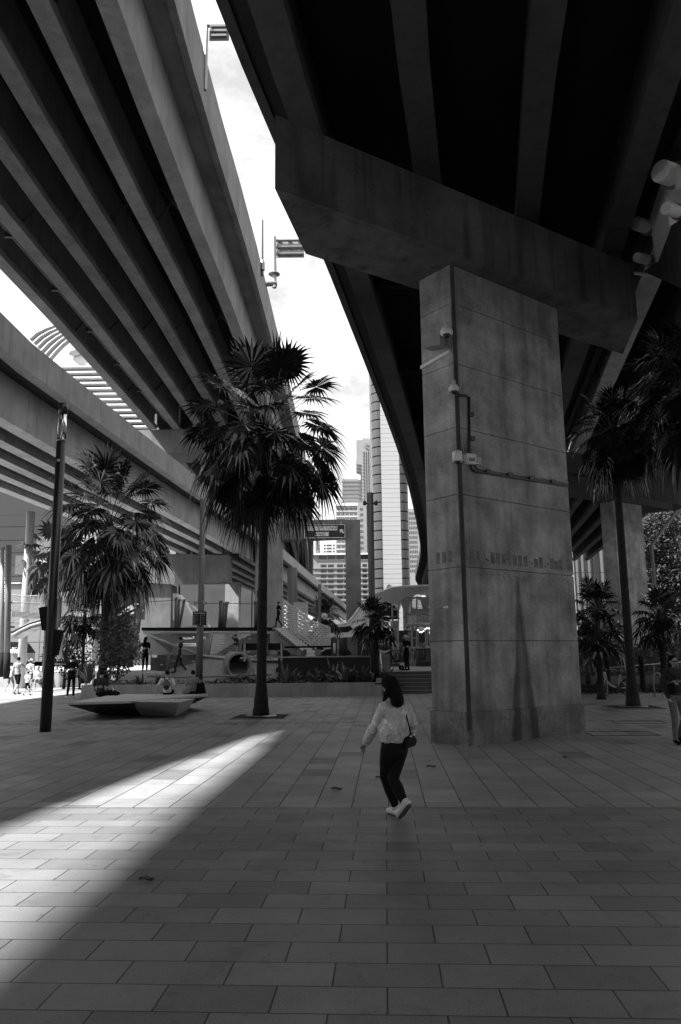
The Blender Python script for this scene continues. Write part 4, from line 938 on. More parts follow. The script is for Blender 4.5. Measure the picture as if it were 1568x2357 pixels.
rope_net(P3(338,1460,Yq-.5), P3(400,1484,40), P3(392,1507,40), P3(336,1507,40), 18, 13, .014, POLE, cf)
gn = MB()
for i in range(28): gn.tube([P3(490+i*4.0,1457,Yq), P3(488+i*3.6,1507,Yq)], .012, 3, False)
for j in range(9): gn.tube([P3(489,1461+j*5.4,Yq), P3(600,1461+j*5.4,Yq)], .012, 3, False)
obj('rope_net', gn, STEELP, cf, fix=False)
lit = thing('opening_hours_screen', P3(430,1475,46), 'lit screen behind the rope net showing opening times 9:40am and 3:10pm', 'screen')
EM = NT('screen_light'); EM.b.inputs['Emission Color'].default_value = (1,1,1,1); EM.b.inputs['Emission Strength'].default_value = .9; EMM = EM.out(.5)
obj('panel', MB().box(P3(405,1475,46).x, P3(470,1475,46).x, 46, 46.1, P3(430,1494,46).z, P3(430,1459,46).z), BLACKM, lit)
obj('lettering', text_mesh('9:40am', .26, facing(P3(413,1468.5,45.97)), .005), EMM, lit); obj('lettering', text_mesh('3:10pm', .26, facing(P3(443,1468,45.97)), .005), EMM, lit)
for i in range(3): obj('light_line', MB().box(P3(408,1,46).x if False else P3(408+i,1480,46).x, P3(468-i*2,1480,46).x, 45.94, 45.99, P3(430,1481+i*3,46).z-.02, P3(430,1481+i*3,46).z+.03), EMM, lit)
WOOD = concrete('weathered_timber', .13, .3, .3, .2, sc=2); WOODL = concrete('pale_timber', .42, .15, .1, .1, sc=2)
tw = thing('timber_wall', P3(420,1550,39), 'slatted dark timber climbing wall standing on the rubber slope', 'climbing wall')
for i in range(22):
    a0 = 346+i*5.1; 
    if a0 > 456: break
    top = 1507+ (6 if i < 3 else 0); obj('slat', MB().slab([P3(a0+ (0 if i<9 else 0),1546-abs(i-8)*.4,39),P3(a0+4.6,1546-abs(i-8)*.4,39),P3(a0+4.6+.5,top,39.3),P3(a0+.5,top,39.3)], (0,.06,0)), WOOD, tw)
for px in (388, 457): obj('post', bar(MB(), (px,1505), (px-1,1554), 38.9, .07, 8), POLE, tw, True)
for q in ((372,1530),(386,1528),(400,1521),(415,1519),(407,1544),(424,1543),(436,1547),(445,1522)): obj('climbing_hold', MB().ball(P3(*q,38.95), (.09,.05,.05), 8, 5), STEELP, tw)
hl = thing('rubber_mound', P3(470,1548,39), 'grey rubber play mound rising to a pale timber deck, pierced by a tunnel', 'play mound')
base = [P3(345,1555,37.9),P3(415,1560,37.6),P3(480,1556,37.6),P3(545,1554,37.6),P3(610,1553,37.8),P3(690,1540,38.5),P3(690,1530,40),P3(470,1530,41),P3(345,1548,41)]
top_ = [P3(385,1541,39.0),P3(430,1528,39.2),P3(470,1513,39.4),P3(488,1512,39.4),P3(560,1522,39.2),P3(640,1522,39.6),P3(655,1509,41),P3(470,1508.5,41),P3(400,1530,41)]
obj('mound', MB().loft([Vector((p.x,p.y,.4)) for p in base], top_), RUBBER, hl)
obj('path_edge', MB().tube([P3(340,1556,37.6),P3(400,1558,37.3),P3(470,1557,37.2),P3(560,1554,37.3),P3(625,1552,37.6)], .06, 6), C_W, hl)
dk = MB().loft([P3(466,1511,39.3),P3(560,1521,39.1),P3(650,1521,39.4),P3(700,1512,41.2),P3(640,1507.5,41.2),P3(466,1508,41.0)], [p+Vector((0,0,.06)) for p in (P3(466,1511,39.3),P3(560,1521,39.1),P3(650,1521,39.4),P3(700,1512,41.2),P3(640,1507.5,41.2),P3(466,1508,41.0))])
obj('deck', dk, WOODL, hl)
for q in ((508,1517),(536,1514),(556,1512),(575,1515),(590,1511),(610,1514),(622,1518),(560,1518)): obj('climbing_hold', MB().ball(P3(*q,39.6)+Vector((0,0,.05)), (.1,.1,.06), 8, 5), STEELP, hl)
tc_ = P3(551,1531,37.9)
def tube_ring(c, ax_, r0, r1, Ln, n=28):
    return MB().lathe(c, [(r1,0),(r0,0),(r0*.98,-.0),(r0,Ln)], n, ax_)
ri = MB(); ax_ = Vector((-.25,1,.02)).normalized(); n_=28
u_ = ax_.orthogonal().normalized(); v_ = ax_.cross(u_)
ring = lambda c, r_: [c + (u_*math.cos(2*math.pi*k/n_)+v_*math.sin(2*math.pi*k/n_))*r_ for k in range(n_)]
Rg = [ring(tc_+ax_*2.4,.62), ring(tc_-ax_*.1,.62), ring(tc_-ax_*.12,.56), ring(tc_-ax_*.1,.50), ring(tc_+ax_*2.4,.50)]
vs = [p for r_ in Rg for p in r_]; fs = [(i*n_+k, i*n_+(k+1)%n_, (i+1)*n_+(k+1)%n_, (i+1)*n_+k) for i in range(4) for k in range(n_)]
obj('tunnel', ri.add(vs, fs), C_W, hl, True)
obj('tunnel_dark', MB().lathe(tc_+ax_*1.3, [(.5,0),(.5,.02)], 24, ax_), BLACKM, hl)
wr = thing('timber_ramp', P3(580,1490,41.5), 'timber board climbing ramp with holds, right under the dark beam', 'climbing wall')
for i in range(9):
    f0, f1 = i/9, (i+1)/9; y0, y1 = 1505-f0*47, 1505-f1*47+.6
    xl0 = 497+ (i*8.5 if i < 6 else 51+(i-6)*14); obj('board', MB().slab([P3(xl0,y0,41-.5+f0),P3(623-f0*2,y0,41-.5+f0),P3(623-f1*2,y1,41-.5+f1),P3(xl0+8,y1,41-.5+f1)], (0,.06,0)), WOOD, wr)
for q in ((545,1490),(560,1482),(575,1470),(590,1494),(600,1478),(572,1500),(610,1465),(530,1500)): obj('climbing_hold', MB().ball(P3(*q,40.4), (.09,.05,.05), 8, 5), STEELP, wr)

# perforated stair slide
def perf():
    t = NT('perforated_white_steel'); sx = t.n('ShaderNodeSeparateXYZ', {0: t.tc}); sc_ = 8.5
    a = t.M('MULTIPLY', t.M('ADD', sx.outputs[0], t.M('MULTIPLY', sx.outputs[1], .6)), sc_); b = t.M('MULTIPLY', sx.outputs[2], sc_*1.15)
    row = t.M('FLOOR', b); fa = t.M('SUBTRACT', t.M('FRACT', t.M('ADD', a, t.M('MULTIPLY', t.M('MODULO', row, 2.0), .5))), .5); fb = t.M('SUBTRACT', t.M('FRACT', b), .5)
    d = t.M('SQRT', t.M('ADD', t.M('MULTIPLY', fa, fa), t.M('MULTIPLY', fb, fb))); hole = t.M('LESS_THAN', d, .30)
    t.out(.75, .45, .4); tr = t.n('ShaderNodeBsdfTransparent'); mxs = t.n('ShaderNodeMixShader', {0: hole}); o_ = t.t.nodes['Material Output']
    t.t.links.new(t.b.outputs[0], mxs.inputs[1]); t.t.links.new(tr.outputs[0], mxs.inputs[2]); t.t.links.new(mxs.outputs[0], o_.inputs[0]); return t.m
PERF = perf()
sl = thing('stair_slide', P3(690,1508,42), 'sunlit white stair climb with folded perforated steel sides, right of the tall palm', 'playground slide')
Ys = 42.5
TOP = [(652,1381),(668,1392),(685,1401),(700,1414),(716,1428),(738,1436),(760,1444.5)]
BOT = [(653,1443),(668,1455),(686,1466),(702,1478),(716,1488),(740,1502),(760,1509)]
zof = [0,.35,0,.4,0,.35,0]
for i in range(6):
    A, B = P3(*TOP[i],Ys-zof[i]), P3(*TOP[i+1],Ys-zof[i+1]); C2, D2 = P3(*BOT[i+1],Ys-zof[i+1]), P3(*BOT[i],Ys-zof[i])
    A1, B1 = A,B
    if i % 2 == 0: tris = ((A,B,D2),(B,C2,D2))
    else: tris = ((A,B,C2),(A,C2,D2))
    for t3 in tris:
        obj('perforated_panel', MB().slab(list(t3), (0,.015,0)), PERF, sl)
    obj('edge_bar', MB().tube([A,B], .035, 6), WHITE, sl)
    obj('fold_bar', MB().tube([B,D2] if i % 2 == 0 else [A,C2], .028, 6), WHITE, sl)
obj('edge_bar', MB().tube([P3(*TOP[-1],Ys), P3(*BOT[-1],Ys)], .04, 6), WHITE, sl); obj('edge_bar', MB().tube([P3(*TOP[0],Ys), P3(*BOT[0],Ys)], .04, 6), WHITE, sl)
back = [(676,1388),(708,1386),(708,1425),(700,1414),(685,1403)]
obj('perforated_panel', MB().slab([P3(*q,Ys+2.2) for q in [(676,1388),(708,1386),(708,1470),(676,1455)]], (0,.015,0)), PERF, sl)
obj('edge_bar', MB().tube([P3(676,1388,Ys+2.2),P3(708,1386,Ys+2.2),P3(708,1470,Ys+2.2)], .03, 6), WHITE, sl)
ns = 13
for i in range(ns):
    f_ = i/ns; a, b = P3(627+f_*76,1445+f_*62,40.6), P3(655+f_*76,1444.5+f_*61,42.4); st_w = (P3(627+(i+1)/ns*76,1445,40.6).x-a.x)
    obj('tread', MB().add([a,b,b+Vector((st_w,0,0)),a+Vector((st_w,0,0)), a-Vector((0,0,.06)),b-Vector((0,0,.06)),b+Vector((st_w,0,-.06)),a+Vector((st_w,0,-.06))], [(0,3,2,1),(4,5,6,7),(0,1,5,4),(3,7,6,2),(0,4,7,3),(1,2,6,5)]), WHITE2, sl)
    obj('riser', MB().add([a+Vector((st_w,0,-.05)), b+Vector((st_w,0,-.05)), b+Vector((st_w,0,-.2)), a+Vector((st_w,0,-.2))], [(0,1,2,3)]), WHITE, sl)
    obj('bracket_fin', MB().slab([a, a+Vector((.16,0,-.10)), a+Vector((0,0,.12))], (0,-.03,0)), STEEL, sl)
obj('stringer', MB().slab([P3(*q,40.55) for q in ((624,1443.5),(630,1443.5),(708,1507),(700,1508.5))], (0,-.08,0)), STEEL, sl)
rope_net(P3(629,1452,40.6), P3(690,1500,40.6), P3(697,1509,40.5), P3(632,1500,40.5), 22, 11, .015, STEELP, sl)
for a, b, Y_ in (((405,1376),(404,1445),43),((412,1380),(410,1445),43.3),((425,1380),(412,1445),43.6),((508,1383),(505,1445),42.5),((516,1387),(511,1445),42.5),((523,1386),(517,1445),42.8),((596,1378),(594,1446),42),((588,1384),(588,1445),42)):
    t = thing('play_post', P3(*b,Y_), {405:'double grey post left of the curved white shell, leftmost of the group', 412:'grey post just right of the leftmost post, before the shell', 425:'grey post with mesh before the curved white shell', 508:'thick grey post between sign pole and tall palm', 516:'slim grey post beside the thick post right of the sign pole', 523:'leaning grey post right of the sign pole', 596:'grey post with a small cage lantern on top, left of the palm trunk', 588:'short grey post beside the lantern post'}[a[0]], 'post', 'posts of the climbing frame')
    obj('post', bar(MB(), a, b, Y_, .08, 10), POLE, t, True); obj('cap', MB().lathe(P3(*a,Y_), [(.13,-.03),(.12,.02),(.05,.04)], 10), STEEL, t)
    if a[0] == 596: obj('lantern', MB().lathe(P3(*a,Y_), [(.14,.04),(.14,.4),(.08,.45)], 10), DARK, t)
ln = thing('tie_line', P3(520,1388,42.4), 'thin rope line strung across the tops of the play posts', 'rope'); obj('rope', MB().tube([P3(330,1386,43),P3(405,1381,43),P3(470,1389,42.8),P3(520,1388,42.5),P3(596,1390,42),P3(652,1391,42.5)], .018, 4), STEEL, ln)
sh = thing('white_shell', P3(430,1443,48), 'large curved white shell shape behind the posts, left of the sign pole', 'sculpture')
ShA = [(398,1365),(408,1368),(418,1378),(428,1394),(440,1414),(455,1432),(470,1443),(412,1443),(398,1425)]
obj('shell', MB().loft([P3(*q,48) for q in ShA], [P3(q[0]+12,q[1]+2,51) for q in ShA]), WHITE, sh, True)
obj('far_side', MB().slab([P3(*q,50) for q in ((428,1388),(442,1394),(458,1408),(472,1430),(480,1443),(452,1443),(440,1410))], (0,1,0)), WHITE2, sh)
ut = thing('utility_box', P3(475,1443,44), 'small white utility box on the platform behind the safety board', 'box'); obj('housing', MB().box(P3(471,1,44).x if False else P3(471,1440,44).x, P3(478,1440,44).x, 44, 44.3, P3(475,1444,44).z, P3(475,1424,44).z), WHITE, ut); obj('door', MB().box(P3(472,1440,44).x, P3(477,1440,44).x, 43.98, 43.995, P3(475,1441,44).z, P3(475,1427,44).z), WHITE2, ut)

# tube slide tower
ts = thing('tube_slide', P3(300,1500,44), 'polished steel tube slide emerging from a dark round hood, above the shrub', 'playground slide')
obj('hood', MB().slab([P3(*q,44) for q in ((284,1425),(283,1380),(287,1368),(296,1360),(306,1358),(316,1362),(324,1372),(327,1385),(325,1425))], (0,.8,0)), plain('hood_grey', .14, .6), ts)
obj('hood_rim', MB().tube([P3(*q,43.95) for q in ((284,1425),(283,1380),(287,1368),(296,1360),(306,1358),(316,1362),(324,1372),(327,1385),(325,1415))], .05, 6), POLE, ts, True)
obj('tube', MB().tube([P3(312,1402,44.3),P3(303,1402,43.6),P3(290,1410,42.8),P3(272,1422,42.2),P3(255,1445,42),P3(245,1475,42)], [.48,.5,.5,.5,.5,.5], 20), CHROME, ts, True)
obj('seam_ring', MB().tube([P3(297,1405.5,43.25),P3(295.5,1406.5,43.15)], .515, 20), STEEL, ts, True)
obj('leg', bar(MB(), (293,1412), (300,1535), 42.5, .15, 10), POLE, ts, True); obj('leg', bar(MB(), (326,1366), (318,1455), 43.5, .1, 8), POLE, ts, True)
rope_net(P3(322,1395,43.4), P3(326,1372,43.4), P3(316,1505,42), P3(308,1505,42), 6, 30, .012, STEELP, ts)
rope_net(P3(298,1414,43.0), P3(322,1398,43.0), P3(312,1505,42), P3(304,1505,42), 8, 26, .012, STEELP, ts)

# arched rope bridge and its towers, far left
ab = thing('rope_bridge', P3(110,1440,43), 'arched walkway with mesh sides crossing behind the black lamp column', 'bridge')
arc = [(28,1456),(45,1446),(70,1434),(95,1427),(120,1423),(150,1421.5),(180,1421),(205,1424),(222,1430)]
obj('deck_beam', MB().loft([P3(*q,43) for q in arc] + [P3(q[0],q[1]+13,43) for q in arc[::-1]], [P3(*q,43)+Vector((0,1.3,0)) for q in arc] + [P3(q[0],q[1]+13,43)+Vector((0,1.3,0)) for q in arc[::-1]]), STEEL, ab)
obj('kick_rail', MB().tube([P3(q[0],q[1]-1,42.95) for q in arc], .05, 6), DARK, ab, True)
obj('lower_tube', MB().tube([P3(q[0],q[1]+6,42.9) for q in arc], .07, 6), STEELP, ab, True)
mn = MB()
for i in range(60):
    f_ = i/59; x_ = 30+f_*190; yb = 1456-35*math.sin(min(1,f_*1.25)*1.57); yt_ = yb-56
    mn.tube([P3(x_,yb,43), P3(x_+9,yt_,43)], .008, 3, False); mn.tube([P3(x_+9,yb,43), P3(x_,yt_,43)], .008, 3, False)
obj('mesh_side', mn, STEELP, ab, fix=False)
obj('top_cable', MB().tube([P3(30,1385,43),P3(70,1388,43),P3(105,1388,43),P3(137,1385,43),P3(215,1378,43)], .02, 4), STEEL, ab)
for a, b, lab, r_ in (((138,1376),(134,1444),'grey post of the arched walkway just left of the lamp column',.13),((215,1376),(212,1428),'grey post of the arched walkway just right of the lamp column',.11),
      ((116,1378),(140,1515),'pale strut leaning right beneath the arched walkway',.14),((137,1450),(118,1508),'pale strut leaning left beneath the arched walkway',.16),((147,1452),(133,1510),'second pale strut leaning left, beside the lamp column',.13),((110,1368),(105,1440),'post with net at the end of the small left platform',.13)):
    t = thing('play_post', P3(*b,42.9), lab, 'post', 'posts of the arched walkway'); obj('post', bar(MB(), a, b, 42.9, r_, 10), STEELP if 'pale' in lab else POLE, t, True); obj('cap', MB().lathe(P3(*a,42.9), [(r_*1.05,-.03),(r_,.02),(r_*.4,.05)], 10), STEEL, t)
for px, lab, py0, py1, Y_, m_ in ((20,'dark banded tower post with a black foot at the far left edge',1255,1562,40,POLE),(8,'second tower post at the far left edge, carrying small platforms',1260,1558,41,GREYP)):
    t = thing('tower_post', P3(px,py1,Y_), lab, 'post'); obj('post', MB().tube([P3(px-4,py1,Y_),P3(px,py0,Y_)], .15, 12), m_, t, True); obj('foot', MB().tube([P3(px-4.2,py1,Y_),P3(px-3.4,1503,Y_)], .165, 12), BLACKM, t, True)
    obj('net_panel', MB().slab([P3(*q,Y_+.3) for q in ((px-10,1268),(px-2,1256),(px-2,1385),(px-10,1385))], (0,.02,0)), PERF, t)
pf2 = thing('play_platform', P3(70,1420,43), 'small raised platform with netted side at the far left', 'platform')
obj('floor', MB().slab([P3(*q,43) for q in ((28,1420),(103,1422),(103,1412),(28,1406))], (0,1.4,0)), POLE, pf2)
obj('rail', MB().tube([P3(28,1368,43),P3(60,1372,43),P3(108,1369,43)], .02, 4), STEELP, pf2)
rope_net(P3(30,1370,43), P3(106,1371,43), P3(100,1410,43), P3(30,1408,43), 34, 10, .008, STEELP, pf2)
for i, (py_, w_) in enumerate(((1383,16),(1400,14),(1440,22),(1452,18),(1490,12),(1540,14))): obj('rung_platform', MB().slab([P3(*q,41) for q in ((-6,py_+4),(w_,py_+4),(w_,py_),(-6,py_))], (0,.7,0)), DARK, pf2)
spk = thing('hanging_sign_box', P3(60,1480,60), 'grey rounded board behind the lamp column under the low ramp', 'board')
obj('board', MB().slab([at_y(*q,60) for q in ((82,1290),(85,1237),(92,1234),(130,1238),(130,1288),(84,1289))], (0,.4,0)), GREYP, spk); obj('lip', MB().slab([at_y(*q,60) for q in ((84,1289),(130,1292),(128,1297),(90,1291))], (0,.6,0)), WHITE, spk)
rl = thing('low_rail', P3(220,1530,40), 'low two-bar rail on pale posts behind the standing man in black', 'railing')
for (a, b, y_) in ((120,262,1527),(190,262,1534)): obj('bar', MB().slab([P3(a,y_+2.5,40),P3(b,y_+2.5,40),P3(b,y_,40),P3(a,y_,40)], (0,.12,0)), POLE, rl)
for px in (195,212,230,250): obj('post', MB().box(P3(px,1530,40).x, P3(px+5,1530,40).x, 40.13, 40.22, 0, P3(px,1528,40).z), STEELP, rl)
tree((P3(150,1520,45).x,45,0), P3(150,1450,45).z+1.2, [(0,0,2.6,.9),(.7,0,2.1,.8),(-.5,0,1.9,.8),(.9,.2,1.3,.6),(.2,0,1.3,.8)], 'bushy sunlit tree right of the lamp column, behind the low rail', 12, LEAF3, .16, 600, .1)

# ------------------------------------------------------------------ behind the playground and under the ramp
ub = thing('underpass_wall', P3(480,1440,130), 'dark concrete wall closing the space under the low ramp behind the play posts', 'wall')
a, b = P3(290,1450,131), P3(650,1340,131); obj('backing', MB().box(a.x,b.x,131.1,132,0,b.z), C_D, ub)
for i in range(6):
    a, b = P3(300+i*56,1450,130), P3(356+i*56,1345,130); obj('panel', MB().box(a.x+.05,b.x-.05,130,131,0,b.z), plain('dark_grey_wall', .09, .8, .2, .2, .3) if i == 0 else bpy.data.materials['dark_grey_wall'], ub)  # the wall's own dark grey concrete
dbk = thing('shop_building', P3(740,1500,70), 'dark glazed shop building beneath the wavy white canopy band', 'building')
obj('wall', MB().box(P3(640,1500,72).x, P3(1010,1500,72).x, 72, 80, .9, P3(800,1452,72).z), plain('shopfront_dark', .03, .3, .5), dbk)
for i, px in enumerate((757,776,803,818,866,905,940)): obj('mullion', MB().box(P3(px,1500,72).x, P3(px,1500,72).x+.18, 71.8, 71.98, .9, P3(800,1456,72).z), GREYP, dbk)
obj('poster', MB().box(P3(900,1470,71.9).x, P3(918,1470,71.9).x, 71.85, 71.95, P3(910,1471,71.9).z, P3(910,1440,71.9).z+.4), GREYP, dbk)
obj('column', MB().box(P3(800,1500,71).x, P3(818,1500,71).x, 70.6, 71.6, .9, P3(800,1456,71).z), C_F, dbk)
wc = thing('wavy_canopy', P3(800,1440,66), 'white wavy canopy band sweeping up from the shop roof, behind the young palm', 'canopy')
Yw = 66
up = [(735,1437),(760,1437),(785,1437),(800,1433),(812,1420),(825,1402),(840,1385),(858,1374),(880,1372),(905,1378),(925,1390)]
lo = [(735,1466),(760,1466),(785,1466),(808,1465),(828,1460),(842,1448),(853,1430),(866,1412),(880,1404),(898,1410),(912,1420)]
obj('band', MB().loft([P3(*q,Yw) for q in up] + [P3(*q,Yw) for q in lo[::-1]], [P3(*q,Yw)+Vector((0,3,0)) for q in up] + [P3(*q,Yw)+Vector((0,3,0)) for q in lo[::-1]]), WHITE2, wc)
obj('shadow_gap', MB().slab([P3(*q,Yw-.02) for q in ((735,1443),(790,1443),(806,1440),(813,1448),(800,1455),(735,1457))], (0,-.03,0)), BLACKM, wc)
obj('edge_line', MB().tube([P3(*q,Yw-.05) for q in up], .09, 6), WHITE, wc, True)
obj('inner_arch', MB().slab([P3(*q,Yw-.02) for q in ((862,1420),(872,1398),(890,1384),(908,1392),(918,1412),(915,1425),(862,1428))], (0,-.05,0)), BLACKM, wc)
rv_ = thing('roof_vent', P3(757,1432,62), 'small white roof vent cap above the wavy band', 'roof vent'); obj('cap', MB().slab([P3(*q,62) for q in ((745,1436),(770,1436),(770,1433),(764,1429),(761,1422),(752,1422),(750,1429),(745,1433))], (0,1.2,0)), WHITE, rv_); obj('base', MB().slab([P3(*q,62) for q in ((747,1438),(768,1438),(768,1436.2),(747,1436.2))], (0,1,0)), GREYP, rv_)

# canopy pavilion with carousel
Yp_ = 52; pav = thing('canopy_pavilion', P3(930,1530,Yp_), 'white folded steel canopy on cut-out columns, left of the huge pier', 'pavilion')
roofp = [P3(848,1371,50), P3(862,1364,49), P3(905,1350,51), P3(1010,1346,52), P3(1080,1345,60), P3(960,1352,60)]
rtop = [(862,1366,47.5),(905,1349,50.5),(935,1351,50),(1020,1347,50)]
obj('roof', MB().add([P3(848,1373,49),P3(903,1352,50),P3(912,1392,52),P3(935,1349,50),P3(1030,1346,50),P3(1000,1372,54),P3(960,1368,53),P3(1030,1349,58),P3(905,1350,58)],
    [(0,1,2),(1,3,2),(3,6,2),(3,4,6),(4,5,6),(1,0,8),(1,8,7,4,3)]), WHITE2, pav)
obj('roof_edge', MB().tube([P3(848,1373,49),P3(903,1352,50),P3(935,1349,50),P3(1030,1346,50)], .07, 6), WHITE, pav, True)
obj('roof_vent', MB().slab([P3(*q,52) for q in ((890,1352),(902,1352),(902,1350),(899,1345),(893,1345),(890,1350))], (0,.6,0)), WHITE, pav)
for px, tx in ((905,903),(916,918),(949,947),(959,960),(984,985)):
    cpart = obj('column', MB().slab([P3(*q,Yp_) for q in ((px-1.5,1532),(px+1.7,1532),(tx+1.7,1372),(tx-1.5,1372))], (0,.22,0)), STEELP, pav)
for a, b in ((905,916),(949,959)):
    for y0, y1 in ((1400,1432),(1445,1470),(1490,1520)):
        obj('cut_out_web', MB().slab([P3(*q,Yp_+.05) for q in ((a,y1),(b,y1),(b,y1-4),(a,y1-4))], (0,.1,0)), STEELP, pav); obj('cut_out_web', MB().slab([P3(*q,Yp_+.05) for q in ((a,y0),(b,y0),(b,y0+4),(a,y0+4))], (0,.1,0)), STEELP, pav)
for cx_, s_ in ((890,1),(932,1),(978,1)):
    L1 = [P3(cx_-26,1373,Yp_-.1),P3(cx_-10,1382,Yp_-.1),P3(cx_-2,1410,Yp_-.1),P3(cx_,1450,Yp_-.1),P3(cx_+3,1450,Yp_-.1),P3(cx_+5,1410,Yp_-.1),P3(cx_+14,1382,Yp_-.1),P3(cx_+30,1373,Yp_-.1)]
    if cx_ != 890: obj('branch_bracket', MB().slab(L1, (0,.08,0)), STEELP, pav)
for i in range(8): obj('slat', MB().slab([P3(940,1377+i*3.4,56),P3(1010,1376+i*3.4,56),P3(1010,1377.6+i*3.4,56),P3(940,1378.6+i*3.4,56)], (0,.05,0)), WHITE2, pav)
for q in ((962,1376),(975,1373),(981,1388)): obj('lamp', MB().lathe(P3(*q,54), [(.12,-.03),(.14,.0),(.05,.05)], 10), EMM, pav)
car = thing('carousel', P3(985,1500,50), 'ornate carousel with bulb lights and barley poles, half hidden behind the huge pier', 'carousel')
cc = P3(1000,1500,52)
obj('canopy_drum', MB().lathe((cc.x,52,P3(985,1437,52).z), [(1.6,-.1),(1.75,0),(1.75,.55),(1.85,.62),(1.3,1.0)], 24), plain('ornate_panel', .28, .5, .5, .5, 9), car)
obj('rim', MB().lathe((cc.x,52,P3(985,1436,52).z), [(1.8,-.06),(1.86,0),(1.8,.06)], 24), STEELP, car)
obj('platform', MB().lathe((cc.x,52,.95), [(1.9,0),(1.9,.3)], 24), DARK, car)
for i in range(10):
    a = i*.628; q = Vector((cc.x+1.35*math.cos(a), 52+1.35*math.sin(a), 1.25)); obj('pole', MB().tube([q, q+Vector((0,0,2.3))], .035, 6), CHROME, car)
    h = MB().ball(q+Vector((0,0,.8)), (.34,.12,.16), 10, 6); h.tube([q+Vector((.28,0,.88)), q+Vector((.42,0,1.15)), q+Vector((.55,0,1.1))], [.08,.07,.04], 6)
    for dx in (-.22,.22): h.tube([q+Vector((dx,0,.72)), q+Vector((dx+.1,0,.42)), q+Vector((dx-.02,0,.22))], [.05,.035,.025], 5)
    obj('horse', h, plain('horse_grey', .3) if i == 0 else bpy.data.materials['horse_grey'], car, True)
for i in range(14): obj('bulb', MB().ball(P3(962+i*4.3, 1450+5*math.sin(i*.9), 50.3), .05, 8, 5), EMM, car)
fn = thing('iron_fence', P3(975,1525,48.5), 'black iron picket fence round the carousel', 'fence')
fx0, fx1 = P3(958,1525,48.5).x, P3(1010,1525,48.5).x
for i in range(26): x = fx0+(fx1-fx0)*i/25; obj('picket', MB().box(x-.015,x+.015,48.5,48.53,.95,2.05), BLACK, fn)
for z in (1.05, 1.95): obj('rail', MB().box(fx0,fx1,48.48,48.55,z,z+.05), BLACK, fn)
lf = thing('iron_fence', P3(900,1515,47), 'dark picket fence between the young palm and the canopy columns', 'fence')
fx0, fx1 = P3(868,1520,47).x, P3(940,1520,47).x
for i in range(30): x = fx0+(fx1-fx0)*i/29; obj('picket', MB().box(x-.015,x+.015,47,47.03,.95,2.0), BLACK, lf)
obj('rail', MB().box(fx0,fx1,46.98,47.05,1.9,1.95), BLACK, lf)

# bollard bin, drinking fountain shape, plants by the pavilion
fb_ = thing('fountain_plinth', P3(885,1540,37.8), 'grey box plinth with a curled white bowl on top, left of the steps', 'fountain')
a, b = P3(870,1545,37.6), P3(897,1505,37.6); o = obj('plinth', MB().box(a.x,b.x,37.6,38.2,.95,b.z), C_W, fb_); bevel(o,.02)
obj('bowl', MB().loft([P3(*q,37.75) for q in ((870,1494),(876,1501),(886,1503.5),(894,1500),(901,1492.5),(886,1498))], [P3(*q,38.1) for q in ((870,1494),(876,1501),(886,1503.5),(894,1500),(901,1492.5),(886,1498))]), WHITE, fb_); obj('stem', MB().box((a.x+b.x)/2-.1,(a.x+b.x)/2+.1,37.75,38.0,b.z,b.z+.05), STEEL, fb_)
def fern(px, py, Y, base, n, L_, label, seed, lift=1.0):
    p = P3(px, py, Y); rnd = random.Random(seed); mb = MB(); t = thing('tree_fern', (p.x,Y,base), label, 'tree fern', 'ferns')
    obj('trunk', MB().tube([(p.x,Y,base),(p.x,Y,p.z)], [.12,.1], 8), BARK, t)
    for i in range(n):
        az = i*6.283/n+rnd.uniform(-.2,.2); P = [Vector((p.x,Y,p.z))]; d = Vector((math.cos(az),math.sin(az),0))
        for j in range(1,9): t_=j/8; P.append(P[0]+d*(L_*t_)+Vector((0,0,L_*(.75*lift*t_-.85*t_*t_))))
        for j in range(1,9):
            a_ = P[j]; wd = .24*L_*math.sin(math.pi*(j/9.2))**.8+.03; side = Vector((-d.y,d.x,0))
            for sg in (-1,1):
                for k in (0,.5):
                    b_ = P[j-1]+(a_-P[j-1])*k; mb.add([b_, b_+side*sg*wd+d*.05+Vector((0,0,-.04)), b_+d*.07], [(0,1,2)])
    obj('fronds', mb, LEAF2, t, fix=False)
fern(893,1490,41,.95,14,1.35,'tree fern with spreading feathery fronds in front of the canopy columns',5)
fern(862,1480,43,.95,9,.9,'smaller fern just right of the young palm trunk',6)
fern(1395,1500,33,.4,13,1.5,'feathery fern in the dark bed behind the bicycle',8)
fern(1475,1510,32,.3,13,1.4,'feathery fern right of the right palm trunk',9)
fern(1350,1500,34,.4,12,1.3,'feathery fern in the dark bed close to the huge pier',10)

# dark seat bench with rail, prams, low walls in the middle
br = thing('park_bench', P3(585,1500,36.3), 'black slatted bench back on pale posts behind the tall palm trunk', 'bench')
obj('backrest', MB().slab([P3(*q,36.2) for q in ((557,1496),(612,1496),(612,1480),(557,1480))], (0,.1,0)), BLACKM, br)
for px in (563, 608, 648): obj('post', MB().slab([P3(*q,36.1) for q in ((px-2,1522),(px+2,1522),(px+2,1481),(px-2,1481))], (0,.06,0)), STEELP, br)
obj('backrest', MB().slab([P3(*q,36.2) for q in ((617,1496),(652,1496),(652,1480),(617,1480))], (0,.1,0)), BLACKM, br)
obj('seat', MB().slab([P3(*q,36.5) for q in ((552,1516),(770,1512),(770,1509.5),(552,1512))], (0,.6,0)), STEELP, br)
lw = thing('low_wall', P3(720,1522,37), 'dark low wall behind the planting, capped with a pale ledge', 'wall')
obj('wall', MB().box(P3(640,1525,36.9).x, P3(852,1525,36.9).x, 36.95, 37.15, .45, P3(740,1513,36.9).z), DARK, lw)
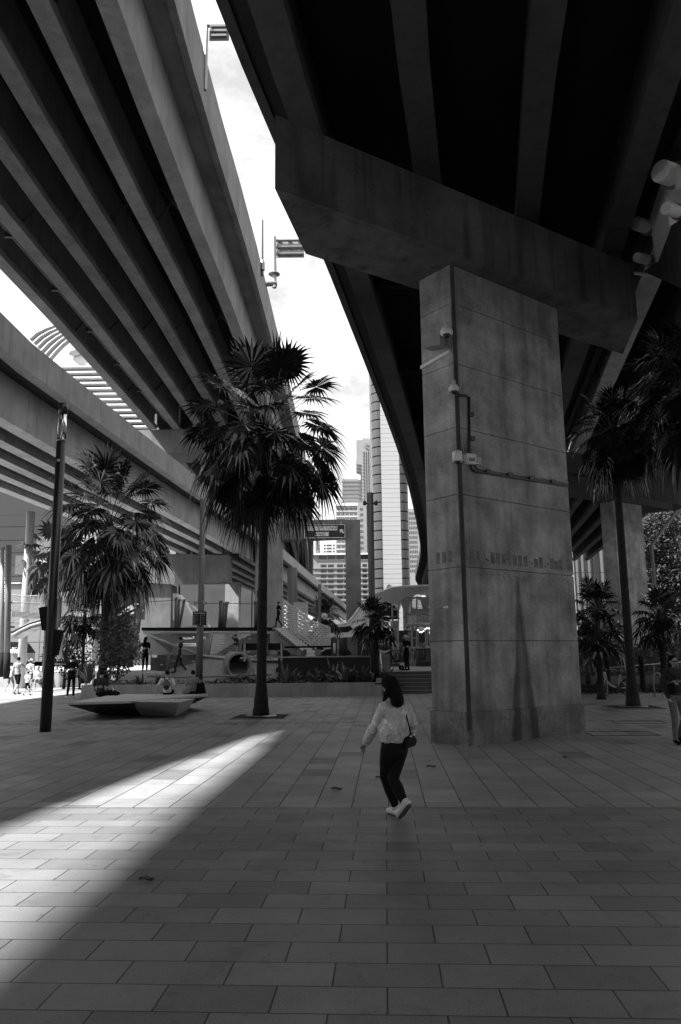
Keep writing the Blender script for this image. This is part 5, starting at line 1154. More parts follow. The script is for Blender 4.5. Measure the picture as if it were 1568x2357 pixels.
obj('ledge', MB().box(P3(638,1525,36.9).x, P3(854,1525,36.9).x, 36.8, 37.25, P3(740,1513,36.9).z+.003, P3(740,1510,36.9).z), C_W, lw)
tbk = thing('picnic_rail', P3(710,1495,39.5), 'long dark rail table running right from the bench, over pale blocks', 'railing')
obj('top', MB().slab([P3(*q,39.5) for q in ((655,1492),(770,1489),(770,1485.5),(655,1487))], (0,.5,0)), BLACKM, tbk)
for px in (688,702,728,735): obj('block', MB().slab([P3(*q,39.6) for q in ((px-4,1508),(px+4,1508),(px+4,1494),(px-4,1494))], (0,.3,0)), STEELP if px != 702 else GREYP, tbk)
for px, lab in ((770,'slim dark marker post with a white band beside the prams'),): 
    t = thing('marker_post', P3(px,1505,38.5), lab, 'post'); obj('post', bar(MB(), (px,1508), (px,1465), 38.5, .045, 8), DARK, t, True); obj('band', bar(MB(), (px,1505), (px,1480), 38.47, .06, 8), WHITE2, t, True)
def pram(px, py, Y, base, face, label, hood=True, h=1.05):
    p = P3(px, py, Y); t = thing('pram', (p.x,Y,base), label, 'pram', 'prams and pushchairs'); x = p.x; f_ = face
    q = lambda a, b, c=0: Vector((x+a*f_, Y+c, base+b))
    obj('frame', MB().tube([q(-.35,.12,.22),q(.05,.55,.22),q(.42,1.02,.22),q(.50,1.05,.22),q(.50,1.05,-.22),q(.42,1.02,-.22),q(.05,.55,-.22),q(-.35,.12,-.22)], .018, 6).tube([q(.35,.12,.22),q(-.1,.62,.22)], .018, 6).tube([q(.35,.12,-.22),q(-.1,.62,-.22)], .018, 6), DARK, t)
    for a in (-.36,.36):
        for c in (-.25,.25):
            w_ = obj('wheel', MB().lathe(q(a,.12,c), [(.115,-.02),(.125,0),(.115,.02)], 14, (0,1,0)), BLACKM, t); obj('hub', MB().lathe(q(a,.12,c+(-.03)), [(.04,-.005),(.04,.01)], 8, (0,1,0)), STEEL, w_)
    obj('seat', MB().slab([q(-.30,.42,-.2),q(-.02,.40,-.2),q(.26,.84,-.2),q(.18,.88,-.2),q(-.08,.5,-.2),q(-.30,.5,-.2)], (0,.4,0)), BLACKM, t)
    if hood: obj('hood', MB().slab([q(.28,.86,-.22)]+[q(.1+.36*math.cos(a), .72+.36*math.sin(a), -.22) for a in (.3,.8,1.3,1.9,2.5,2.9)]+[q(.05,.72,-.22)], (0,.44,0)), BLACK, t)
    obj('basket', MB().slab([q(-.28,.2,-.18),q(.24,.2,-.18),q(.28,.34,-.18),q(-.24,.34,-.18)], (0,.36,0)), plain('bag_cloth', .09) if 'bag_cloth' not in bpy.data.materials else bpy.data.materials['bag_cloth'], t)
pram(659,1500,38.6,.93,-1,'pram with dark hood and pale bag, just right of the bench back')
pram(798,1500,39.0,.95,-1,'hooded black pram right of the marker post')
pram(752,1500,39.6,.95,1,'hooded black pram left of the marker post')
pram(907,1520,39.2,.95,-1,'open folding pushchair beside the plinth, with a bright basket', False)

# ------------------------------------------------------------------ right-hand background
gb = thing('striped_building', P3(1375,1430,125), 'bright building with uneven dark vertical stripes, right of the huge pier', 'building')
Yg = 125; a, b = P3(1300,1400,Yg), P3(1425,1400,Yg)
obj('wall', MB().box(a.x, b.x, Yg, Yg+10, 0, P3(1380,1215,Yg).z), WHITE, gb)
rnd = random.Random(4); px = 1326
while px < 1422:
    w_ = rnd.choice((.8,1.2,2.2)); u0, u1 = P3(px,1400,Yg).x, P3(px+w_,1400,Yg).x
    obj('fin', MB().box(u0, u1, Yg-.3, Yg-.01, 3, P3(1380,1216,Yg).z), DARK, gb); px += rnd.choice((2.2,3.5,3,7.5,9))
obj('joint', MB().box(a.x, b.x, Yg-.04, Yg-.005, P3(1380,1318,Yg).z, P3(1380,1316.5,Yg).z), GREYP, gb)
lvb = thing('louvred_plant_box', P3(1390,1440,60), 'dark louvred plant box hung in front of the striped building', 'plant box')
a, b = P3(1382,1456,60), P3(1425,1408,60); obj('housing', MB().box(a.x,b.x,60,63,a.z,b.z), GREYP, lvb)
for i in range(12): z = a.z+.25+i*(b.z-a.z-.4)/12; obj('louvre', MB().box(a.x+.5,b.x,59.9,59.99,z,z+.06), BLACKM, lvb)
wdw = thing('lower_terrace', P3(1370,1500,58), 'dark stair and terrace mass below the striped building', 'building'); obj('wall', MB().slab([P3(*q,58) for q in ((1300,1540),(1440,1540),(1432,1470),(1405,1452),(1330,1450),(1300,1450))], (0,4,0)), plain('terrace_dark', .05, .7), wdw); obj('stringer', MB().slab([P3(*q,57.9) for q in ((1372,1448),(1379,1448),(1396,1500),(1388,1502))], (0,-.3,0)), WHITE2, wdw)
ggb = thing('glass_building', P3(1545,1400,135), 'dark glass building with wavering painted-on reflections at the right edge', 'building')
def reflmat():
    t = NT('painted_reflection_glass'); a = t.noise(1.1, 3, .6, (1,1,.45), 2.5); r_ = t.rng(a, .50, .66, .03, .45); g_ = t.n('ShaderNodeSeparateXYZ', {0: t.tc}).outputs[2]  # pale noise ripples put reflections into the glass colour
    ln_ = t.M('LESS_THAN', t.M('FRACT', t.M('MULTIPLY', g_, .32)), .12); return t.out(t.M('MULTIPLY', r_, t.M('SUBTRACT', 1.0, t.M('MULTIPLY', ln_, .7))), .2, .6)
RG = reflmat(); a, b = P3(1500,1500,135), P3(1640,1150,135)
obj('wall', MB().box(a.x, b.x, 135, 150, 0, P3(1560,1165,135).z), BLACKM, ggb)
obj('glazing', MB().box(P3(1531,1400,134.9).x, b.x, 134.8, 134.99, P3(1540,1440,135).z, P3(1560,1170,135).z), RG, ggb)
for i in range(9): z = P3(1540,1200+i*28,135).z; obj('floor_band', MB().box(P3(1503,1400,134).x, P3(1531,1400,134.9).x, 134.3, 134.98, z, z+.8), DARK, ggb)
def far_tree(px, Y, h, blobs, k, label, seed): tree((P3(px,1500,Y).x,Y,.4), h*k, [(x*k,y*k,z*k,r_*k) for x,y,z,r_ in blobs], label, seed, LEAF3, .5, 260, .3)
far_tree(1552, 112, 12.0, [(0,0,11,1.9),(-1.5,0,9.0,1.7),(.8,0,8.5,2.0),(-1.0,0,6.9,1.5),(.6,0,6.3,1.8),(-1.4,0,5.2,1.3),(1.2,0,4.8,1.6)], 1.85, 'tall pale sunlit tree before the glass building at the right edge', 21)
far_tree(1528, 118, 6.5, [(0,0,5.6,1.6),(-.9,0,4.6,1.4),(.9,0,4.4,1.5),(0,0,3.3,1.5)], 1.8, 'lower pale tree behind the right pier drain pipe', 22)
# dark planted slope, ramp rail, low wall
plb = thing('planter_wall', P3(1450,1560,34), 'low concrete planter wall behind the bicycle, right of the huge pier', 'wall')
a, b = at_z(1325,1592,0), at_z(1600,1590,0); yb_ = 35.2
obj('panel', MB().box(9.4, 16, yb_, yb_+.2, 0, P3(1400,1556,yb_).z), C_F, plb); obj('panel', MB().box(16.02, 26, yb_, yb_+.2, 0, P3(1400,1556,yb_).z), C_F, plb)
struct('planted_slope', MB().add([(9,yb_+.2,.6),(28,yb_+.2,.6),(34,56,3.0),(13,56,1.6)], [(0,1,2,3)]), SOIL)
gc = MB(); rnd = random.Random(9)
for i in range(9000):
    y = rnd.uniform(35.5, 52); x = rnd.uniform(9+ (y-35)*.2, 18+(y-35)*.35); h = .6+(y-35.4)*.06+rnd.random()*1.1*(.4+.6*math.sin(x*1.7)**2); az = rnd.uniform(0,6.28)
    d = Vector((math.cos(az), math.sin(az), rnd.uniform(-.2,.8))).normalized(); s_ = d.orthogonal().normalized(); l = rnd.uniform(.12,.35); p = Vector((x,y,h)); gc.add([p, p+d*l*.5+s_*l*.22, p+d*l, p+d*l*.5-s_*l*.22], [(0,1,2,3)])
for i in range(2600):
    y = rnd.uniform(33.6, 35.1); x = rnd.uniform(9.9, 17.5); 
    if 12.1 < x < 12.8: continue
    az = rnd.uniform(0,6.28); h = rnd.random()*.35; d = Vector((math.cos(az), math.sin(az), rnd.uniform(.1,.9))).normalized(); s_ = d.orthogonal().normalized(); l = rnd.uniform(.08,.2); p = Vector((x,y,h)); gc.add([p, p+d*l*.5+s_*l*.25, p+d*l, p+d*l*.5-s_*l*.25], [(0,1,2,3)])
obj('dark_shrubbery', gc, GRASSY, kind='stuff', fix=False)
rr2 = thing('ramp_railing', P3(1450,1490,50), 'long sloping ramp edge and rail climbing right above the dark shrubs', 'railing')
obj('edge_beam', MB().slab([P3(*q,50) for q in ((1345,1513),(1400,1497),(1600,1452),(1600,1446),(1400,1491),(1345,1508))], (0,.4,0)), C_F, rr2)
obj('rail', MB().tube([P3(1345,1500,50),P3(1400,1484,50),P3(1600,1437,50)], .05, 6), STEEL, rr2, True)
for i in range(9): px = 1350+i*28; obj('post', MB().tube([P3(px,1511-(px-1345)*.24,50),P3(px,1498.5-(px-1345)*.245,50)], .03, 5), STEEL, rr2)
fr2_ = thing('handrail', P3(1450,1540,34.5), 'thin handrail with posts running behind the bicycle to the right edge', 'handrail')
obj('rail', MB().tube([P3(1338,1541,34.6),P3(1460,1532,34.6),P3(1600,1521,34.6)], .03, 6), STEELP, fr2_, True)
for px, y_ in ((1358,1540),(1430,1534),(1505,1529),(1560,1525)): obj('post', MB().tube([P3(px,y_,34.6),P3(px,1590,34.6)], .028, 6), STEEL, fr2_)
# bicycle hoops
for px, lab in ((1387,'steel bicycle hoop just left of the parked bicycle'),(1513,'steel bicycle hoop between the right palm and the man in sunglasses')):
    Yx = 31.5; w_ = 9; pts = [P3(px-w_,1590,Yx)]; z0 = pts[0].z
    c = P3(px,1558,Yx); r_ = (P3(px+w_,1558,Yx)-c).x; pts = [Vector((c.x-r_,Yx,0))]+[Vector((c.x+r_*math.cos(a),Yx,c.z+r_*math.sin(a))) for a in [math.pi-k*math.pi/10 for k in range(11)]]+[Vector((c.x+r_,Yx,0))]
    t = thing('bicycle_hoop', (c.x,Yx,0), lab, 'bicycle rack', 'bicycle hoops'); obj('hoop', MB().tube(pts, .03, 8), STEELP, t, True)
    for sg in (-1,1): obj('foot_plate', MB().lathe((c.x+sg*r_,Yx,0), [(.07,0),(.07,.012)], 12), STEEL, t)
bk = thing('bicycle', P3(1412,1590,32), 'pale-framed shared bicycle parked behind the right palm trunk', 'bicycle')
bx, by = P3(1418,1580,32.2).x, 32.2; q = lambda a, z, c=0: Vector((bx+a, by+c, z))
for a in (-.52,.5):
    w_ = obj('wheel', MB().tube([q(a+.31*math.cos(k*math.pi/12), .33+.31*math.sin(k*math.pi/12)) for k in range(25)], .02, 6, False), BLACKM, bk)
    sp_ = MB()
    for k in range(8): sp_.tube([q(a,.33), q(a+.3*math.cos(k*.785), .33+.3*math.sin(k*.785))], .004, 3)
    obj('spokes', sp_, STEEL, w_); obj('mudguard', MB().tube([q(a+.35*math.cos(k*.3), .33+.35*math.sin(k*.3)) for k in range(2,9)], .022, 6), BLACK, w_)
obj('frame', MB().tube([q(-.52,.33),q(-.42,.72),q(-.38,.95)], .025, 8).tube([q(-.43,.68),q(-.2,.42),q(.08,.32)], .04, 8).tube([q(.08,.32),q(.18,.72),q(.2,.86)], .026, 8).tube([q(.08,.32),q(.5,.33)], .02, 6).tube([q(.17,.66),q(.5,.33)], .016, 6), WHITE2, bk, True)
obj('seat', MB().ball(q(.22,.9), (.15,.08,.035), 10, 6), BLACK, bk, True); obj('handlebar', MB().tube([q(-.38,.95),q(-.36,1.02),q(-.25,1.06,.28)], .014, 6).tube([q(-.36,1.02),q(-.25,1.06,-.28)], .014, 6), BLACK, bk)
obj('basket', MB().box(bx-.72,bx-.42,by-.17,by+.17,.72,.96), STEELP, bk); obj('crank', MB().tube([q(.08,.32,-.1),q(.16,.2,-.12)], .014, 6).lathe(q(.08,.32,-.08), [(.09,-.01),(.09,.01)], 14, (0,1,0)), DARK, bk)
# leaves scattered on the paving and small covers
LF = plain('dry_leaf', .10, .8, .2); LFL = plain('pale_litter', .5, .8, .2)
for i, (px, py, s_, lab) in enumerate(((993,1767,.16,'curled dry leaf on the paving right of the woman'),(775,1819,.15,'dry leaf on the paving left of the woman'),(872,1792,.10,'small dry leaf behind the walking woman'),(337,2029,.13,'twisted dry leaf low on the paving at left'),(590,1762,.07,'pale scrap in the sunlit strip'),(1185,1684,.06,'tiny leaf by the pier base'),(850,1701,.08,'dark leaf fragment level with the woman hand'),(1300,1745,.06,'tiny leaf right on the shaded paving'))):
    c = at_z(px,py,.004); rnd = random.Random(i); az = rnd.uniform(-.3,.3); d = Vector((math.cos(az),math.sin(az),0)); sd_ = Vector((-d.y,d.x,0)); P = []
    for k in range(7): t_ = k/6-.5; w_ = .34*s_*math.cos(t_*math.pi)+.002; zc = .006+.10*s_*math.sin(3+t_*7)*.5+.05*s_; P += [c+d*t_*s_+sd_*w_+Vector((0,0,zc+.02)), c+d*t_*s_+Vector((0,0,zc)), c+d*t_*s_-sd_*w_+Vector((0,0,zc+.025))]
    tag(obj('fallen_leaf', MB().add(P, [(3*k+j,3*k+j+1,3*k+j+4,3*k+j+3) for k in range(6) for j in (0,1)]), LFL if 'pale' in lab else LF, fix=False), lab, 'leaf', 'litter on the paving')
for i, (px, py, sx_, sy_) in enumerate(((1428,1688,1.4,.9),(1470,1662,1.2,.7))):
    c = at_z(px,py,0); cv = thing('service_cover', c, ['larger steel-framed service cover set flush in the paving at right','smaller steel-framed service cover set flush in the paving at right'][i], 'cover', 'service covers')
    for (dx,dy,a_,b_) in ((0,-sy_/2,sx_,.02),(0,sy_/2,sx_,.02),(-sx_/2,0,.02,sy_),(sx_/2,0,.02,sy_)): obj('frame', MB().obox(c+Vector((dx,dy,.003)), (a_,b_,.008), -R(3.15)), BLACKM, cv)

# ------------------------------------------------------------------ people
SKIN = plain('skin', .34, .55, .4, .06, 6); HAIRM = plain('dark_hair', .006, .75, .12, .6, 30, bump=.8, bsc=60); JEAN = plain('black_trousers', .012, .85, .15); 
CL = {k: plain('cloth_'+k, v, .9, .1, .15, 9) for k, v in {'black': .010, 'charcoal': .045, 'grey': .17, 'mid': .30, 'light': .58, 'white': .75}.items()}
SHOEW = plain('white_shoe', .72, .5, .4); SOLE = plain('shoe_sole', .10, .7, .3)
def limb(mb, P, rs, n=12):
    P = [Vector(p) for p in P]
    mb.tube(P, rs, n)
    for p, r_ in zip(P, rs): mb.ball(p, r_, n, 8)
def hand(mb, wr_, el, sc, side=1, curl=.5):
    d = (wr_-el).normalized(); s_ = d.cross(Vector((0,0,1))); s_ = (s_.normalized() if s_.length > .2 else Vector((1,0,0)))*side; nn = s_.cross(d).normalized()
    pc_ = wr_ + d*.045*sc; M_ = Matrix((s_, d, nn)).transposed()
    mb.ball(pc_, (.036*sc, .048*sc, .016*sc), 10, 6, M_)
    for i, (o_, L_) in enumerate(((-.026,.060),(-.009,.072),(.009,.068),(.026,.052))):
        b0 = wr_ + d*.083*sc + s_*o_*sc; b1 = b0 + (d*.9 - nn*curl*.6).normalized()*L_*.42*sc; b2 = b1 + (d*.6 - nn*curl*1.3).normalized()*L_*.33*sc; b3 = b2 + (d*.2 - nn*curl*1.8).normalized()*L_*.28*sc
        mb.tube([b0-d*.02*sc,b0,b1,b2,b3], [.0085*sc,.009*sc,.0085*sc,.008*sc,.006*sc], 6)
    t0 = wr_ + d*.03*sc - s_*.03*sc; t1 = t0 + (d*.7 - s_*.75 - nn*.3).normalized()*.035*sc; t2 = t1 + (d*.95 - s_*.2 - nn*.4).normalized()*.03*sc
    mb.tube([wr_+d*.02*sc-s_*.012*sc, t0, t1, t2], [.012*sc,.011*sc,.010*sc,.0075*sc], 6)
def join(me, mb):
    b_ = bmesh.new(); b_.from_mesh(me); m2 = mb.mesh('t', True); b_.from_mesh(m2); b_.to_mesh(me); b_.free(); bpy.data.meshes.remove(m2)
    me.polygons.foreach_set('use_smooth', [True]*len(me.polygons)); return me
STAND = dict(head=(0,.01,.935), neck=(0,-.01,.86), chest=(0,-.005,.76), waist=(0,0,.62), hip=(0,-.005,.53),
    sl=(-.105,-.005,.815), sr=(.105,-.005,.815), el=(-.14,-.03,.64), er=(.14,-.03,.64), wl=(-.13,.04,.49), wr=(.13,.04,.49),
    hl=(-.05,0,.52), hr=(.05,0,.52), kl=(-.055,.01,.285), kr=(.055,.01,.285), al=(-.06,-.01,.045), ar=(.06,-.01,.045), tl=(-.07,.10,.012), tr=(.07,.10,.012))
def person(loc, face, h, label, pose=None, top='grey', bottom='black', sleeve='short', legs='long', hair='short', hat=None, bag=None, vox=.014, group='people', shoes=SHOEW, skirt=False, fat=1.0, face_parts=True):
    J = dict(STAND); J.update(pose or {}); loc = Vector(loc); Rz = Matrix.Rotation(face, 3, 'Z')      # face 0 = looking along +Y
    for k in J: J[k] = loc + Rz @ (Vector(J[k])*h)
    t = thing('person', loc, label, 'person', group); h_ = h/1.75; V = lambda k: J[k]
    upd = (V('head')-V('neck')).normalized(); fw = Rz @ Vector((0,1,0)); rt = Rz @ Vector((1,0,0))
    hf = (fw - upd*fw.dot(upd)).normalized(); hr_ = hf.cross(upd).normalized(); HM = Matrix((hr_, hf, upd)).transposed()
    b_ = MB(); hc = V('head')
    b_.ball(hc, (.073*h_,.090*h_,.108*h_), 18, 14, HM); b_.ball(hc - upd*.055*h_ + hf*.02*h_, (.052*h_,.062*h_,.06*h_), 14, 10, HM)
    b_.ball(hc + hf*.092*h_ - upd*.018*h_, (.011*h_,.018*h_,.022*h_), 8, 6, HM)
    for sg in (-1,1): b_.ball(hc + hr_*sg*.073*h_ - upd*.01*h_, (.010*h_,.018*h_,.03*h_), 8, 6, HM)
    limb(b_, [hc-upd*.06*h_, V('neck'), (V('neck')+V('chest'))/2], [.052*h_,.054*h_,.08*h_])
    limb(b_, [V('chest'), V('waist'), V('hip')], [.10*h_*fat,.095*h_*fat,.10*h_*fat])
    for a,b,c,d in (('sl','el','wl',-1),('sr','er','wr',1)): limb(b_, [V(a),V(b),V(c)], [.044*h_,.036*h_,.024*h_])
    for a,b,c in (('hl','kl','al'),('hr','kr','ar')): limb(b_, [V(a), V(b), (V(b)*.6+V(c)*.4), V(c)], [.075*h_,.05*h_,.047*h_,.032*h_])
    limb(b_, [V('sl'), V('chest')], [.05*h_,.07*h_]); limb(b_, [V('sr'), V('chest')], [.05*h_,.07*h_])
    me = remesh(b_, vox, 2); hm = MB(); hand(hm, V('wl'), V('el'), h_, 1); hand(hm, V('wr'), V('er'), h_, -1); join(me, hm)
    body = obj('body', me, SKIN, t, fix=False)
    if face_parts:
        for sg in (-1,1): obj('eye', MB().ball(hc + hf*.080*h_ + hr_*sg*.029*h_ + upd*.012*h_, .010*h_, 8, 6), BLACKM, body)
        obj('mouth', MB().ball(hc + hf*.078*h_ - upd*.062*h_, (.022*h_,.008*h_,.006*h_), 8, 6, HM), plain('lips', .18) if 'lips' not in bpy.data.materials else bpy.data.materials['lips'], body)
    # top
    s_ = MB(); ch = V('chest'); TM = HM if False else Matrix((rt, fw, Vector((0,0,1)))).transposed()
    sh = (V('sl')+V('sr'))/2; cdir = (sh - V('hip')).normalized(); cr_ = (V('sr')-V('sl')).normalized(); cf_ = cdir.cross(cr_).normalized(); CM = Matrix((cr_, cf_, cdir)).transposed()
    s_.ball(ch+cdir*.02*h_, (.165*h_*fat,.115*h_*fat,.17*h_), 18, 12, CM); s_.ball(V('waist'), (.142*h_*fat,.105*h_*fat,.16*h_), 18, 12, CM); s_.ball(V('hip')+cdir*.03*h_, (.152*h_*fat,.115*h_*fat,.10*h_), 16, 10, CM)
    limb(s_, [V('sl'), V('sr')], [.062*h_,.062*h_]); s_.ball(V('neck')-upd*.035*h_, (.075*h_,.07*h_,.05*h_), 12, 8, CM)
    for a,b,c in (('sl','el','wl'),('sr','er','wr')):
        if sleeve == 'long': limb(s_, [V(a), V(b), V(c)], [.060*h_,.050*h_,.036*h_])
        elif sleeve == 'short': limb(s_, [V(a), V(a)*.35+V(b)*.65], [.062*h_,.056*h_])
    shirt = obj('top', remesh(s_, vox, 3), CL[top], t, fix=False)
    p_ = MB(); p_.ball(V('hip'), (.155*h_*fat,.118*h_*fat,.115*h_), 16, 10, CM)
    for a,b,c in (('hl','kl','al'),('hr','kr','ar')):
        if legs == 'long': limb(p_, [V(a), V(b), V(b)*.5+V(c)*.5, V(c)], [.090*h_*fat,.064*h_,.058*h_,.045*h_])
        elif legs == 'crop': limb(p_, [V(a), V(b), V(b)*.45+V(c)*.55], [.088*h_*fat,.060*h_,.052*h_])
        else: limb(p_, [V(a), V(a)*.12+V(b)*.88], [.092*h_*fat,.080*h_])
    obj('trousers' if legs != 'short' else 'shorts', remesh(p_, vox, 3), CL[bottom], t, fix=False)
    for a, b in (('al','tl'),('ar','tr')):
        f_ = MB(); f_.ball(V(a)-Vector((0,0,.005)), (.042*h_,.045*h_,.05*h_), 10, 8); q_ = V(b); heel = V(a)+(V(a)-q_)*.25; heel.z = min(heel.z, V(a).z-.02*h_)
        limb(f_, [heel, (V(a)+q_)/2 - Vector((0,0,.012*h_)), q_+Vector((0,0,.02*h_))], [.034*h_,.042*h_,.032*h_]); obj('shoe', remesh(f_, vox*.7, 2), shoes, t, fix=False)
    # hair
    if hair:
        g = MB(); g.ball(hc + upd*.022*h_ - hf*.016*h_, (.082*h_,.094*h_,.100*h_), 16, 12, HM)
        if hair == 'long': limb(g, [hc - hf*.045*h_, hc - hf*.07*h_ - upd*.12*h_, hc - hf*.075*h_ - upd*.26*h_], [.075*h_,.085*h_,.06*h_])
        if hair == 'bob': limb(g, [hc - hf*.035*h_, hc - hf*.04*h_ - upd*.09*h_], [.085*h_,.088*h_]); 
        obj('hair', remesh(g, vox, 1), HAIRM, t, fix=False)
    if hat == 'cap':
        o_ = obj('cap', MB().ball(hc+upd*.045*h_, (.088*h_,.10*h_,.075*h_), 16, 10, HM), CL['mid'] if hair != 'x' else CL['black'], t, True); obj('brim', MB().ball(hc+upd*.045*h_+hf*.12*h_, (.07*h_,.075*h_,.010*h_), 12, 6, HM), CL['light'], o_, True)
    elif hat == 'dark_cap':
        o_ = obj('cap', MB().ball(hc+upd*.045*h_, (.088*h_,.10*h_,.075*h_), 16, 10, HM), CL['charcoal'], t, True); obj('brim', MB().ball(hc+upd*.045*h_+hf*.12*h_, (.07*h_,.075*h_,.010*h_), 12, 6, HM), CL['charcoal'], o_, True)
    elif hat in ('sunhat','dark_hat'):
        obj('hat', MB().lathe(hc+upd*.045*h_, [(.20*h_,-.035*h_),(.205*h_,-.028*h_),(.095*h_,.0),(.092*h_,.06*h_),(.07*h_,.085*h_),(.02*h_,.09*h_)], 20, upd), CL['light'] if hat == 'sunhat' else CL['charcoal'], t, True)
    if bag == 'backpack':
        bc_ = ch - cf_*.17*h_ - cdir*.02*h_; k_ = MB(); k_.ball(bc_, (.125*h_,.075*h_,.19*h_), 14, 10, CM); bo_ = obj('backpack', remesh(k_, vox, 2), CL['grey'], t, fix=False)
        obj('pocket', MB().ball(bc_ - cf_*.06*h_ - cdir*.08*h_, (.09*h_,.04*h_,.08*h_), 12, 8, CM), CL['charcoal'], bo_, True)
        for sg in (-1,1): obj('strap', MB().tube([bc_+cr_*sg*.06*h_+cdir*.17*h_+cf_*.02*h_, V('sl' if sg<0 else 'sr')*.6+sh*.4+cdir*.075*h_, V('sl' if sg<0 else 'sr')*.6+sh*.4+cf_*.12*h_-cdir*.05*h_], .017*h_, 6), CL['charcoal'], bo_)
    elif bag == 'tote':
        a_ = V('sl')*.9+sh*.1; o2 = obj('tote_bag', MB().slab([a_+rt*-.09-fw*.08+Vector((0,0,-.28*h_)), a_+rt*-.10+fw*.12+Vector((0,0,-.28*h_)), a_+rt*-.12+fw*.14+Vector((0,0,-.58*h_)), a_+rt*-.12-fw*.10+Vector((0,0,-.60*h_))], -rt*.09), CL['light'], t)
        obj('strap', MB().tube([a_+rt*-.10-fw*.04+Vector((0,0,-.28*h_)), a_+cdir*.07*h_, a_+rt*-.10+fw*.08+Vector((0,0,-.28*h_))], .012*h_, 5), CL['light'], o2)
    return t
def pl(px, Y): return at_y(px, 1500, Y).x
WALK1 = dict(kl=(-.055,.10,.29), al=(-.06,.13,.05), tl=(-.06,.24,.02), kr=(.05,-.02,.28), ar=(.055,-.17,.08), tr=(.055,-.09,.015), el=(-.14,-.07,.65), wl=(-.13,-.06,.50), er=(.14,.03,.65), wr=(.13,.13,.53))
WALK2 = dict(kr=(.055,.10,.29), ar=(.06,.13,.05), tr=(.06,.24,.02), kl=(-.05,-.02,.28), al=(-.055,-.17,.08), tl=(-.055,-.09,.015), er=(.14,-.07,.65), wr=(.13,-.06,.50), el=(-.14,.03,.65), wl=(-.13,.13,.53))
SIT = dict(head=(0,.03,.40), neck=(0,0,.325), chest=(0,-.01,.23), waist=(0,-.01,.10), hip=(0,0,.035), sl=(-.105,-.005,.285), sr=(.105,-.005,.285), el=(-.13,-.02,.14), er=(.13,-.02,.14), wl=(-.10,.12,.06), wr=(.10,.12,.06),
    hl=(-.05,.02,.04), hr=(.05,.02,.04), kl=(-.06,.24,.05), kr=(.06,.24,.05), al=(-.06,.24,-.17), ar=(.06,.24,-.17), tl=(-.06,.34,-.20), tr=(.06,.34,-.20))
SITLEAN = dict(SIT); SITLEAN.update(chest=(0,-.04,.225), neck=(0,-.05,.325), head=(0,-.03,.40), sl=(-.105,-.05,.285), sr=(.105,-.05,.285), el=(-.17,-.14,.15), er=(.17,-.14,.15), wl=(-.19,-.20,.02), wr=(.19,-.20,.02))
BEND = dict(hip=(0,-.08,.53), waist=(0,.0,.62), chest=(0,.13,.68), neck=(0,.23,.69), head=(0,.30,.68), sl=(-.10,.19,.68), sr=(.10,.19,.68), el=(-.12,.22,.52), er=(.12,.22,.52), wl=(-.08,.27,.38), wr=(.08,.27,.38), hl=(-.05,-.07,.52), hr=(.05,-.07,.52), kl=(-.055,-.02,.285), kr=(.055,-.02,.285))
HIPS = dict(el=(-.20,-.05,.66), wl=(-.11,.03,.56), er=(.14,-.03,.64), wr=(.16,.02,.50))
# far left group on the sunlit ground
G0 = lambda px, py: at_z(px, py, .006)
p = G0(38,1599); person(p, R(-18), 1.78, 'man in grey T-shirt, dark shorts and white bag, reaching an arm to a child', dict(er=(.19,.08,.70), wr=(.30,.16,.60), **{k:v for k,v in WALK1.items() if k[0] in 'kat'}), 'mid', 'black', 'short', 'short', 'short', None, 'tote', shoes=CL['grey'])
p = G0(62,1601); person(p, R(-10), 1.12, 'small child in white T-shirt, dark shorts and dark cap walking beside the man in grey', WALK2, 'white', 'black', 'short', 'short', 'short', 'dark_cap', None, shoes=CL['charcoal'])
p = G0(68,1590); person(p, R(-20), 1.66, 'woman in white top and wide pale sun hat walking just ahead of the child', WALK1, 'white', 'grey', 'short', 'short', 'short', 'sunhat', None)
p = G0(55,1580); person(p, R(160), 1.75, 'person in black top and pale bucket hat facing us behind the family', None, 'black', 'black', 'short', 'long', None, 'sunhat', None)
p = G0(22,1592); person(p, R(-30), 1.5, 'person in white walking at the left of the man in grey, half hidden', WALK2, 'light', 'grey', 'short', 'short', 'short', None, None)
p = at_y(90,1528,40); person((p.x,40,.55), R(170), 1.72, 'person in white T-shirt and pale cap seated on the low wall behind the lamp column', SIT, 'white', 'grey', 'short', 'short', 'short', 'cap', None)
p = G0(163,1606); person(p, R(8), 1.80, 'man in black T-shirt and black trousers standing with his back to us', dict(el=(-.155,-.05,.66), wl=(-.12,.03,.53), er=(.155,-.05,.66), wr=(.12,.03,.53), kl=(-.06,.0,.285), al=(-.085,-.02,.045), tl=(-.12,.07,.012)), 'black', 'black', 'short', 'long', 'short')
p = G0(184,1587); person(p, R(-78), 1.78, 'man in dark clothes bending forward behind the man in black', BEND, 'charcoal', 'black', 'short', 'long', 'short', shoes=CL['black'])
